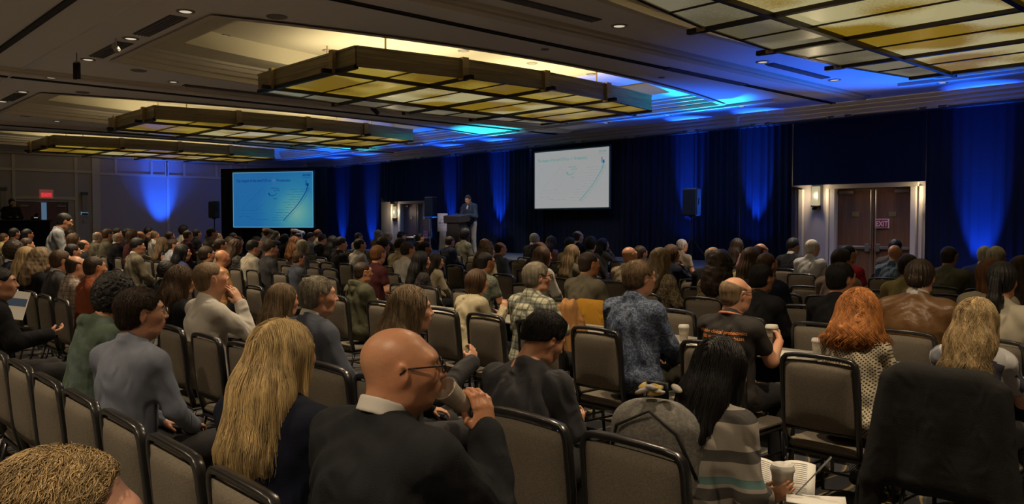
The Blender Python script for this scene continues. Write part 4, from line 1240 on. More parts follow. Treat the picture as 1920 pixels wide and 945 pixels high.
# ---------------------------------------------------------------- hand: wrist at origin, fingers along +Y, palm -Z, thumb +X
_HAND = {}
def hand_geo(curl, vx):
    key = (curl, vx)
    if key in _HAND: return _HAND[key]
    s = SDF()
    s.cap((0, -.03, 0), (0, .02, 0), .026, .026, .02, sc=(1, 1, 1.25))
    s.ell((0, .052, 0), (.040, .048, .015), .02)
    for i, x in enumerate((-.031, -.0105, .0105, .031)):
        L = (.058, .074, .080, .072)[i]; r = (.0078, .0088, .009, .009)[i]
        p = np.array([x, .088 - (.008 if i == 0 else 0), .001]); ang = -curl * .35; fan = x * 2.2 * (1 - curl * .6)
        for j, (fr, rr) in enumerate(((.46, 1), (.30, .93), (.24, .85))):
            d = np.array([fan * .3, math.cos(ang), math.sin(ang)]); q = p + d * L * fr
            s.cap(p, q, r * rr, r * rr * .93, .005 if j else .012); p = q; ang -= curl * (1.05 - .15 * j)
    s.cap((.022, .018, -.005), (.046, .045, -.012 - .012 * curl), .016, .012, .015)
    s.cap((.046, .045, -.012 - .012 * curl), (.056 - .02 * curl, .075, -.018 - .03 * curl), .0105, .009, .006)
    V, F = s.mesh(vx); _HAND[key] = (V, F); return V, F

def frame_from(pos, d, palm, mirror=False):
    """matrix that sends hand coordinates to the wrist pose (d = finger direction, palm = direction the palm faces)"""
    d = Vector(d).normalized(); z = -Vector(palm); z = (z - d * z.dot(d)).normalized(); x = d.cross(z)
    M = Matrix(((x.x, d.x, z.x, pos[0]), (x.y, d.y, z.y, pos[1]), (x.z, d.z, z.z, pos[2]), (0, 0, 0, 1)))
    return M

# ---------------------------------------------------------------- figure skeletons (metres; facing +Y; origin on the floor under the seat)
HEAD_PIV = np.array([0, -.035, -.105])
ARMS = {  # elbow, wrist, finger direction, palm, curl -- right side (+x); sx mirrored for the left
    'lap': ((.245, .00, .80), (.12, .21, .66), (-.5, .8, -.25), (0, .1, -1), .5),
    'side': ((.255, -.05, .79), (.22, .19, .70), (-.1, 1, -.2), (-.2, 0, -1), .5),
    'fold': ((.25, .03, .83), (.02, .19, .84), (-1, .1, .05), (0, -.5, -.6), .4),
    'chin': ((.20, .20, .87), (.07, .17, 1.06), (-.25, -.25, .9), (-.5, -.7, .1), .7),
    'cheek': ((.22, .14, .86), (.12, .13, 1.08), (-.3, -.35, .9), (-.9, -.3, 0), .3),
    'read': ((.24, .02, .82), (.13, .27, .84), (-.35, .9, .2), (-.5, .1, .6), .6),
    'cup': ((.25, .02, .82), (.17, .27, .92), (-.5, .75, .4), (-.85, -.4, .1), .85),
    'drink': ((.235, .15, .86), (.165, .185, 1.075), (-.22, .05, 1), (-.9, .15, .1), .62),
    'raise': ((.24, .10, .82), (.17, .24, 1.03), (-.1, .3, .95), (-.6, .6, 0), .8),
    'behind': ((.30, .05, 1.25), (.10, -.10, 1.33), (-.9, -.3, .1), (0, .9, -.2), .3),
    'desk': ((.25, .08, .80), (.12, .34, .80), (-.4, .9, .05), (0, 0, -1), .3),
    'cuplow': ((.265, -.06, .78), (.185, .16, .765), (.85, .12, .40), (-.25, .9, .25), .55),
    'rest_up': ((.26, .02, .82), (.24, .24, .98), (-.4, .6, .7), (-.8, -.2, -.3), .8),
}
STAND = {
    'down': ((.25, -.02, 1.12), (.25, .06, .87), (0, .15, -1), (-1, 0, 0), .5),
    'fold': ((.25, .06, 1.17), (.02, .20, 1.18), (-1, .1, .05), (0, -.5, -.6), .4),
    'lectern': ((.26, .10, 1.13), (.20, .36, 1.16), (-.2, .9, -.1), (0, 0, -1), .4),
    'tend': ((.24, .20, 1.04), (.14, .42, .95), (-.2, .8, -.4), (-.3, 0, -1), .6),
}
def rotx(P, deg, piv):
    a = math.radians(deg); P = np.array(P, float) - piv
    return np.array([P[0], P[1] * math.cos(a) + P[2] * math.sin(a), -P[1] * math.sin(a) + P[2] * math.cos(a)]) + piv

def skeleton(sex, stand, armR, armL, lean, bulk):
    sw = .172 if sex == 'm' else .148
    J = {}
    if stand: base = {'pelvis': (0, -.02, .95), 'waist': (0, -.01, 1.10), 'chest': (0, -.015, 1.30), 'sh': (0, -.02, 1.415), 'neck': (0, -.01, 1.47)}
    else: base = {'pelvis': (0, -.085, .565), 'waist': (0, -.085, .72), 'chest': (0, -.085, .915), 'sh': (0, -.075, 1.035), 'neck': (0, -.062, 1.10)}
    piv = np.array(base['pelvis'])
    for k_, p in base.items(): J[k_] = rotx(p, lean if k_ != 'pelvis' else 0, piv)
    J['headc'] = J['neck'] + np.array([0, .046 + .0006 * lean, .160])
    for sgn, nm, arm in ((1, 'R', armR), (-1, 'L', armL)):
        tab = STAND if stand else ARMS
        e, w, d, p, cu = tab[arm]
        sh = np.array([sgn * sw, base['sh'][1], base['sh'][2] - .005]); J['s' + nm] = rotx(sh, lean, piv)
        f = np.array([sgn, 1, 1])
        e = np.array(e) * f; w = np.array(w) * f
        if sex == 'f': e[0] *= .9; w[0] *= .92
        if lean and not (arm in ('lap', 'desk', 'tend', 'lectern')): e = rotx(e, lean, piv); w = rotx(w, lean, piv)
        elif lean: e = .5 * (rotx(e, lean, piv) + e); w = w + np.array([0, .05 * min(1, lean / 20), 0])
        J['e' + nm] = e; J['w' + nm] = w; J['hd' + nm] = np.array(d) * f; J['hp' + nm] = np.array(p) * f; J['cu' + nm] = cu
    for sgn, nm in ((1, 'R'), (-1, 'L')):
        if stand: J['h' + nm] = np.array([sgn * .09, -.02, .92]); J['k' + nm] = np.array([sgn * .11, .01, .50]); J['a' + nm] = np.array([sgn * .12, -.03, .09])
        else: J['h' + nm] = np.array([sgn * .09, -.06, .545]); J['k' + nm] = np.array([sgn * .13, .37, .535]); J['a' + nm] = np.array([sgn * .13, .33, .10])
    return J

def torso(s, J, bulk, t, sex, hips=True):
    """torso with skin offset t"""
    p, w, c, sh, nk = J['pelvis'], J['waist'], J['chest'], J['sh'], J['neck']
    ln = -math.atan2((sh - p)[1], (sh - p)[2])
    W = 1.0 if sex == 'm' else .90
    if hips: s.ell(p, (.168 * bulk + t, .118 * bulk + t, .12 + t), .06)
    s.ell(w, ((.150 if sex == 'm' else .132) * bulk + t, .112 * bulk + t, .15), .08, rx=ln)
    s.ell(c, (.168 * W * (.6 + .4 * bulk) + t, .112 * (.5 + .5 * bulk) + t, .17), .08, rx=ln)
    if sex == 'f': s.ell(c + np.array([0, .07, -.02]), (.12 + t * .6, .055 + t * .5, .06), .05)
    for q in 'RL':
        s.cap(sh * .6 + J['s' + q] * .4, J['s' + q], .070 + t, .058 + t, .05)
        s.cap(nk + np.array([0, -.012, .015]), J['s' + q] * .62 + sh * .38 + np.array([0, 0, .018]), .038 + t * .8, .042 + t * .8, .05)
def arm(s, J, q, t, frac=1.0, sex='m', bulk=1.0):
    u = .047 * (.7 + .3 * bulk) if sex == 'm' else .040 * (.7 + .3 * bulk)
    S, E_, W_ = J['s' + q], J['e' + q], J['w' + q]
    if frac < 1: E2 = S + (E_ - S) * frac; s.cap(S, E2, u + .008 + t, u + t * 1.2, .04); return
    s.cap(S, E_, u + .008 + t, u - .006 + t, .04); s.cap(E_, W_, u - .005 + t, .028 + t, .025)

_BODY = {}
def body_parts(sex, stand, armR, armL, lean, bulk, vx, top):
    """cached pieces: bare body (without head), top garment, trousers, shoes"""
    key = (sex, stand, armR, armL, lean, bulk, vx)
    J = skeleton(sex, stand, armR, armL, lean, bulk)
    if key not in _BODY:
        s = SDF(); torso(s, J, bulk, 0, sex)
        for q in 'RL':
            arm(s, J, q, 0, 1, sex, bulk)
            s.cap(J['h' + q], J['k' + q], .082 * bulk, .056, .05); s.cap(J['k' + q], J['a' + q], .054, .036, .03)
            s.cap(J['a' + q] + np.array([0, -.02, -.035]), J['a' + q] + np.array([0, .13, -.055]), .034, .026, .02)
        s.cap(J['neck'] + np.array([0, -.005, -.04]), J['neck'] + np.array([0, .01, .05]), .058 if sex == 'm' else .048, .05 if sex == 'm' else .043, .04)
        V, F = s.mesh(vx * 1.15); parts = [(V, F, 0)]
        for q in 'RL':
            d = J['hd' + q]; hv, hf = hand_geo(J['cu' + q], min(.0055, vx * .55))
            M = frame_from(J['w' + q], d, J['hp' + q])
            # keep the thumb on the inner side
            flipx = (q == 'R')
            hv2 = hv * np.array([-1, 1, 1]) if flipx else hv; hf2 = hf[:, ::-1] if flipx else hf
            sc_ = 1.0 if sex == 'm' else .9
            parts.append((xf(hv2 * sc_, M), hf2, 0))
        s = SDF(); t = .012
        for q in 'RL':
            s.cap(J['h' + q], J['k' + q], .086 * bulk + t, .062 + t, .06); s.cap(J['k' + q], J['a' + q] + np.array([0, 0, .02]), .062 + t, .050 + t, .03)
        s.ell(J['pelvis'], (.17 * bulk + t, .12 * bulk + t, .115), .06)
        if not stand: s.plane((0, .02, .436), (0, -.0, 1), .01) if False else None
        s.disp = lambda x, y, z: .004 * nz(x, y, z, 42, 11)
        pants = s.mesh(vx * 1.4)
        shoes = []
        for q in 'RL':
            s = SDF()
            a = J['a' + q]; s.cap((a[0], a[1] - .035, .045), (a[0], a[1] + .14, .038), .040, .034, .02, sc=(1, 1, 1.05)); s.cap((a[0], a[1] - .03, .05), (a[0], a[1] - .02, .10), .042, .045, .02)
            s.plane((0, 0, .004), (0, 0, 1), .004)
            shoes.append(np_mesh('shoe_m', *s.mesh(vx * 1.3)))
        _BODY[key] = dict(parts=parts, pants=np_mesh('trousers_m', *pants), shoes=shoes, tops={})
    B = _BODY[key]
    if top not in B['tops']:
        s = SDF()
        t = {'shirt': .012, 'tee': .010, 'knit': .018, 'jacket': .026, 'hoodie': .024, 'tank': .006, 'blouse': .014}[top]
        torso(s, J, bulk, t, sex)
        for q in 'RL':
            if top == 'tank': continue
            arm(s, J, q, t + (.004 if top in ('hoodie', 'knit', 'blouse') else 0), .58 if top in ('tee', 'blouse') else 1, sex, bulk)
            if top in ('shirt', 'knit', 'jacket', 'hoodie'):
                w = J['w' + q]; u = (J['e' + q] - w); u = u / np.linalg.norm(u)
                s.cap(w + u * .005, w + u * .05, .036 + t * .6, .037 + t * .6, .01)
            if top == 'jacket': s.ell(J['s' + q] + np.array([0, 0, .006]), (.062, .066, .050), .04)
            if top == 'blouse': s.ell(J['s' + q] * .95 + J['e' + q] * .05, (.075, .075, .055), .03)
        if not stand: s.ell(J['pelvis'] + np.array([0, 0, .0]), (.172 * bulk + t, .125 * bulk + t, .10), .05)
        n_ = J['neck']; tilt = -.45
        if top in ('shirt', 'jacket'): s.tor(n_ + np.array([0, -.006, .020]), .066 if sex == 'm' else .055, .010, .014, .012, rx=tilt)
        if top in ('tee', 'knit', 'tank', 'blouse'): s.tor(n_ + np.array([0, -.002, .008]), .066 if sex == 'm' else .058, .008, .004, .02, rx=tilt)
        if top == 'hoodie':
            s.tor(n_ + np.array([0, -.028, .010]), .082, .032, .006, .03, rx=-.35, sy=1.1); s.ell(n_ + np.array([0, -.10, -.055]), (.105, .052, .075), .03)
        if not stand: s.plane((0, 0, .452), (0, 0, 1), .01)
        s.cap(n_ + np.array([0, -.014, -.055]), n_ + np.array([0, -.008, .0]), (.067 if sex == 'm' else .056), (.066 if sex == 'm' else .055), .03)
        # neck opening
        s.cap(n_ + rotx([0, .006, .030], lean, 0), n_ + rotx([0, .035, .16], lean, 0), .050 if sex == 'm' else .043, .062, .008, 's')
        sd = hash((armR, armL, lean)) % 97 if False else (len(armR) * 7 + len(armL) * 3 + int(lean)) % 97
        amp = {'shirt': .0075, 'tee': .006, 'knit': .006, 'jacket': .0075, 'hoodie': .006, 'tank': .002, 'blouse': .006}[top]
        s.disp = lambda x, y, z: amp * (np.sin(nz(x, y, z, 9, sd) * 8 + (np.abs(x) * .9 + y * .8 + z * .5) * 46) * .6 + .5 * nz(x, y, z, 48, sd + 1))
        B['tops'][top] = np_mesh(top + '_m', *s.mesh(vx))
    return J, B

SKINS = {1: (.58, .34, .22), 2: (.50, .27, .155), 3: (.30, .15, .085), 4: (.12, .06, .036), 0: (.62, .37, .27)}
def skin_mat(k):
    c = SKINS[k]
    m = mat('skin_%d' % k, c, .42, bump=(60, .12), var=(7, (c[0] * 1.08, c[1] * .86, c[2] * .80), 1.0), spec=.45)
    m.node_tree.nodes['Principled BSDF'].inputs['Subsurface Weight'].default_value = 0.0
    return m
HAIRC = {'k': (.010, .009, .009), 'd': (.028, .018, .012), 'b': (.060, .034, .018), 'l': (.12, .08, .045), 'y': (.38, .275, .13), 'g': (.24, .21, .16), 'w': (.46, .43, .37), 'r': (.13, .055, .022), 'R': (.045, .012, .010), 'o': (.30, .115, .03), 's': (.165, .115, .065), 'n': (.26, .185, .09)}
def hair_mat(k):
    c = HAIRC[k]
    return mat('hair_' + k, tuple(q * .6 for q in c), .48 if k in 'kdb' else .55, bump=(130, .6, (1, 1, .15)), var=(38, tuple(min(1, q * 1.75) for q in c), .8, (1, 1, .12)), spec=.3)
M_LIP = mat('lips', (.30, .10, .08), .45)
M_EYEW = mat('eye_white', (.62, .58, .54), .25); M_IRIS = mat('iris', (.03, .02, .015), .2)

def glasses(parent, M, col='k', thin=False):
    mb = MB(); r = .0016 if thin else .0026
    for e in (-1, 1):
        pts = [(e * .033 + .024 * math.cos(a), .108 - .006 * abs(math.cos(a)) * 0, .008 + .018 * math.sin(a)) for a in np.linspace(0, 6.2832, 17)]
        mb.tube(pts, r, 6, False)
        mb.tube([(e * .057, .106, .014), (e * .078, .080, .016), (e * .083, .0, .012), (e * .083, -.018, -.004)], r, 6)
    mb.tube([(-.010, .110, .012), (0, .113, .014), (.010, .110, .012)], r, 6)
    o = mb.build('glasses', mat('glasses_dark', (.015, .013, .012), .25) if not thin else M_STEEL, parent, True)
    o.matrix_local = M
    return o
_GL = {}

PEOPLE = []
def person(label, pos, z_top=None, sex='m', hair='short', hc='b', skin=1, top='shirt', tc=None, pants=None, armR='lap', armL='lap', yaw=0, pitch=0, roll=0, lean=0, bulk=1.0, rz=0.0, stand=False, vx=.016, gl=None, group=None, hvx=None, strands=None, wide=1.0, fat=0.0, hs=1.0):
    """one figure. pos = world x,y of the origin; yaw = head turn, negative to its right (deg); pitch = nod down (deg)"""
    near = vx <= .010
    hv = .0045 if near else .0085
    J, B = body_parts(sex, stand, armR, armL, lean, bulk, vx, top)
    HM = Matrix.Translation(Vector(J['headc'] + HEAD_PIV)) @ Euler((math.radians(-pitch), math.radians(roll), math.radians(yaw)), 'XYZ').to_matrix().to_4x4() @ Matrix.Scale(hs, 4) @ Matrix.Translation(-Vector(HEAD_PIV))
    key = (sex, stand, armR, armL, lean, bulk, vx, yaw, pitch, roll, fat, hs)
    if key not in _GL:
        V, F, mi = head_geo(sex, hv, fat)
        v, f, m = join(B['parts'] + [(xf(V, HM), F, mi)])
        _GL[key] = np_mesh('person_m', v, f, True, m)
        for k_ in range(5): _GL[key].materials.append(None)
    me = _GL[key]
    o = bpy.data.objects.new('person', me); COL.objects.link(o)
    for i, m in enumerate((skin_mat(skin), M_LIP, M_EYEW, M_IRIS, hair_mat(hc if hc not in 'w' else 'g'))):
        o.material_slots[i].link = 'OBJECT'; o.material_slots[i].material = m
    zt = float((HM @ Vector((0, -.02, .117)))[2])
    s = 1.0 if z_top is None else (z_top - pos[2]) / zt
    if s < 1 and not stand:
        s = (z_top - .44) / (zt - .44); pos = (pos[0], pos[1], (1 - s) * .44)
    o.location = pos; o.rotation_euler = (0, 0, rz); o.scale = (s * wide, s, s)
    tag(o, label, 'person', group)
    def part(name, me_, m):
        c = bpy.data.objects.new(name, me_); COL.objects.link(c); c.parent = o
        if not len(me_.materials): me_.materials.append(None)
        c.material_slots[0].link = 'OBJECT'; c.material_slots[0].material = m
        return c
    nm = {'shirt': 'shirt', 'tee': 't_shirt', 'knit': 'sweater', 'jacket': 'jacket', 'hoodie': 'hoodie', 'tank': 'top', 'blouse': 'blouse'}[top]
    tp = part(nm, B['tops'][top], tc)
    part('trousers', B['pants'], pants or mat('dark_trousers', (.018, .018, .022), .85, bump=(200, .3)))
    for sm in B['shoes']: part('shoe', sm, mat('dark_shoes', (.015, .012, .010), .4))
    if hair:
        HM0 = HM
        if hair in ('long', 'longstraight', 'wavy', 'curly', 'bigcurly') and (yaw or pitch): HM0 = Matrix.Translation(Vector(J['headc'] + HEAD_PIV)) @ Euler((math.radians(-pitch * .6), math.radians(roll), math.radians(yaw * .62)), 'XYZ').to_matrix().to_4x4() @ Matrix.Scale(hs, 4) @ Matrix.Translation(-Vector(HEAD_PIV))
        hm = part('hair', hair_mesh(hair, hvx or (.0042 if near else .0085)), hair_mat(hc)); hm.matrix_local = HM0
    if strands:
        V, F = strands
        st_ = link('hair_strands' if hair else 'hair', np_mesh('strands', V, F), o, hair_mat(hc)); st_.matrix_local = HM0 if hair else HM
    if gl: glasses(o, HM, thin=(gl == 2))
    if top == 'jacket':
        k_ = ('collar', sex, fat)
        if k_ not in _GL:
            s_ = SDF(); s_.tor((0, -.012, .044), (.0615 if sex == 'm' else .052) + .009 * fat, .0055, .020, .01, rx=-.45); s_.ell((0, .09, .03), (.03, .05, .06), .006, 's')
            _GL[k_] = np_mesh('collar_m', *s_.mesh(.0055))
        c = part('shirt_collar', _GL[k_], mat('collar_white', (.55, .53, .50), .7)); c.location = Vector(J['neck'])
    o['J'] = 0; del o['J']
    PEOPLE.append((o, J, s))
    return o, J, HM, tp

# ================================================================== CHAIRS
def chair_proto():
    r = empty('banquet_chair', (0, 0, 0))
    w = .235
    # fabric seat pad
    s = SDF(); s.ops.append(('ell', (np.array([0, -.0, .455]), np.array([.235, .235, .05]), None), .03, 'u', np.array([-.24, -.24, .40]), np.array([.24, .24, .51])))
    mb = MB(); mb.rbox((0, .0, .388), (.46, .44, .055), .022); mb.build('seat', M_CHAIRCLOTH, r)
    MB().rbox((0, .0, .350), (.47, .45, .020), .008).build('seat_frame', M_BLACKMETAL, r)
    # back pad: slightly bowed slab, leaning back
    def yb(z): return -.245 - (z - .46) * .085
    nx_, nz_ = 8, 8; V = []; F = []
    for side, dy in ((0, -.030), (1, .024)):
        for j in range(nz_ + 1):
            for i in range(nx_ + 1):
                u = i / nx_ * 2 - 1; t = j / nz_; z = .505 + t * .385
                edge = (1 - u ** 6) * (1 - (2 * t - 1) ** 6)
                V.append((u * .210, yb(z) + dy * (.35 + .65 * edge) - .016 * (1 - u * u), z + .012 * (1 - u * u) * t))
    n1 = (nx_ + 1) * (nz_ + 1)
    for j in range(nz_):
        for i in range(nx_):
            a = j * (nx_ + 1) + i; F.append((a, a + 1, a + nx_ + 2, a + nx_ + 1)); F.append((n1 + a, n1 + a + nx_ + 1, n1 + a + nx_ + 2, n1 + a + 1))
    rim = [i for i in range(nx_ + 1)] + [(j + 1) * (nx_ + 1) - 1 for j in range(1, nz_ + 1)] + [nz_ * (nx_ + 1) + i for i in range(nx_ - 1, -1, -1)] + [j * (nx_ + 1) for j in range(nz_ - 1, 0, -1)]
    for a, b in zip(rim, rim[1:] + rim[:1]): F.append((a, a + n1, b + n1, b))
    mb = MB(); mb.add(V, F); mb.build('backrest', M_CHAIRCLOTH, r, True)
    fr = MB()
    path = [(-.215, -.205, .36), (-.221, yb(.50) + .006, .50), (-.224, yb(.70) + .004, .70), (-.222, yb(.86), .862), (-.214, yb(.90), .895), (-.196, yb(.92), .915), (-.15, yb(.92) - .006, .924), (-.06, yb(.93) - .012, .930)]
    path += [(-q[0], q[1], q[2]) for q in path[::-1]]
    fr.flatbar(path, .0125, .019)
    fr.tube([(-.215, yb(.49), .492), (.215, yb(.49), .492)], .010, 6)
    fr.build('back_frame', M_BLACKMETAL, r, True)
    for e in (-1, 1):
        MB().tube([(e * .215, .20, .35), (e * .222, .235, .0)], [.0135, .011], 8).build('leg', M_BLACKMETAL, r, True)
        MB().tube([(e * .215, -.20, .35), (e * .215, -.235, .22), (e * .222, -.29, .0)], [.0135, .0125, .011], 8).build('leg', M_BLACKMETAL, r, True)
    st = MB()
    for e in (-1, 1): st.tube([(e * .217, .215, .19), (e * .217, -.235, .20)], .008, 6)
    st.tube([(-.217, -.0, .195), (.217, -.0, .195)], .008, 6)
    st.build('stretcher', M_BLACKMETAL, r, True)
    return r
CH0 = chair_proto(); CHAIRS = []
def chair(x, yback, label, group=None, rz=0.0, cx=None):
    """yback = where the middle of the top rail stands"""
    o = CH0 if not CHAIRS else copy_tree(CH0)
    o.location = (x, yback + .30, 0); o.rotation_euler = (0, 0, rz)
    tag(o, label, 'chair', group); CHAIRS.append((x, yback, o))
    return o
# ================================================================== THE AUDIENCE
def c_(r, g, b): return (r, g, b)
TC = {
 'black': (.007, .007, .009), 'navy': (.010, .014, .030), 'suit': (.013, .014, .018), 'white': (.50, .48, .44), 'offwhite': (.46, .42, .33), 'cream': (.46, .40, .27), 'grey': (.16, .16, .165), 'lgrey': (.30, .30, .31), 'dgrey': (.055, .055, .060),
 'tan': (.30, .25, .18), 'olive': (.075, .075, .045), 'khaki': (.13, .115, .08), 'greygreen': (.13, .13, .10), 'maroon': (.07, .018, .02), 'rust': (.27, .075, .035), 'red': (.30, .02, .035), 'blue': (.05, .09, .20), 'royal': (.045, .055, .16), 'teal': (.02, .12, .13), 'yellow': (.42, .36, .17), 'pink': (.35, .18, .20), 'slate': (.08, .09, .12), 'brown': (.13, .07, .03), 'caramel': (.38, .19, .07), 'lblue': (.22, .26, .34), 'sage': (.22, .24, .17),
}
def tcm(k):
    if isinstance(k, str): return cloth('cloth_' + k, TC[k])
    return k
PLAIDL = cloth('plaid_light', (.46, .45, .33), 'plaid', (.045, .06, .065), 1.0, col3=(.10, .12, .11))
PLAIDT = cloth('plaid_tan', (.42, .38, .33), 'plaid', (.16, .10, .08), .9)
PLAIDB = cloth('plaid_blue', (.06, .10, .19), 'plaid', (.16, .22, .32), 1.2, col3=(.13, .18, .27))
FLORAL = cloth('floral_navy', (.045, .06, .11), 'floral', (.13, .16, .22), 1.0)
FLORG = cloth('floral_sage', (.24, .25, .19), 'floral', (.12, .15, .13), 1.0)
FLORT = cloth('pattern_tan', (.38, .32, .21), 'floral', (.16, .12, .08), 1.3)
DOTS = cloth('polka_cream', (.52, .46, .33), 'dots', (.035, .025, .03), 1.0)
MOTG = cloth('mottle_grey', (.14, .135, .13), 'mottle', (.05, .05, .05), .8)
MOTK = cloth('mottle_knit', (.30, .26, .18), 'mottle', (.12, .10, .07), 1.0)
STRIPE = cloth('stripe_knit', (.33, .30, .26), 'stripe', (.085, .08, .075), 1.5, col3=(.12, .22, .22))
PINST = cloth('pinstripe', (.36, .38, .42), 'pinstripe', (.18, .20, .26), 1.0)
BLOCKS = cloth('block_print', (.42, .42, .43), 'blocks', (.05, .05, .075), .8, col3=(.22, .23, .27))
HOODG = cloth('hoodie_green', (.07, .10, .075), 'mottle', (.10, .14, .13), 3.0)
SHIRTB = cloth('oxford_blue', (.16, .18, .24)); SHIRTG = cloth('shirt_charcoal', (.046, .047, .054)); LEATHER = mat('brown_leather', (.14, .065, .022), .42, bump=(30, .5), var=(6, (.19, .10, .04), .8))
SUITC = cloth('suit_charcoal', (.016, .0175, .021)); NAVYJ = cloth('navy_blazer', (.007, .009, .022))

OCC = []
def head_place(px, py, row, lean, rise=.012, dy=0.0):
    hy = -.02 + .53 * math.sin(math.radians(lean)) + dy
    best = None
    cand = [row] if row is not None else range(2, len(ROWS))
    for r in cand:
        Y = ROWS[r] + .35 + hy
        P = on_y(px, py, Y)
        if P[0] < -25.3 or (r == 3 and row is None and P[0] > -7.6): continue
        z = float(P[2]) - rise
        want = 1.385 - .26 * (1 - math.cos(math.radians(lean)))
        cost = abs(z - want) * 3
        if row is None and ((px > 230 and r < 4) or (py < 481 and px > 480 and r < 5)): continue
        for (a, b) in OCC:
            if b == r and abs(a - P[0]) < .47: cost += (.47 - abs(a - P[0])) * 3.5
        if best is None or cost < best[0]: best = (cost, r, float(P[0]), z)
    return best
NEARVX = .0085
def P(px, py, label, row=None, top='shirt', tc='grey', hair='short', hc='b', **k):
    lean = k.get('lean', 0)
    b = head_place(px, py, row, lean, dy=k.get('dy', 0.0))
    cost, r, X, z = b
    OCC.append((X, r))
    want = 1.397 - .56 * (1 - math.cos(math.radians(lean)))
    zz = z
    if row is None: zz = min(max(z, want * .86), want * 1.13)
    dy = k.pop('dy', 0.0); ch = k.pop('seat', True); crz = k.pop('crz', 0.0)
    k.setdefault('group', None)
    out = person(label, (X, ROWS[r] + .35 + dy, 0), zz, top=top, tc=tcm(tc), hair=hair, hc=hc, **k)
    if ch and not any(abs(b_ - ROWS[r]) < .2 and abs(a_ - X) < .44 for (a_, b_, _) in CHAIRS):
        words_ = label.split()
        o = chair(X, ROWS[r], 'taupe banquet chair of the ' + ' '.join(words_[:11]), 'occupied banquet chairs', crz)
    return out
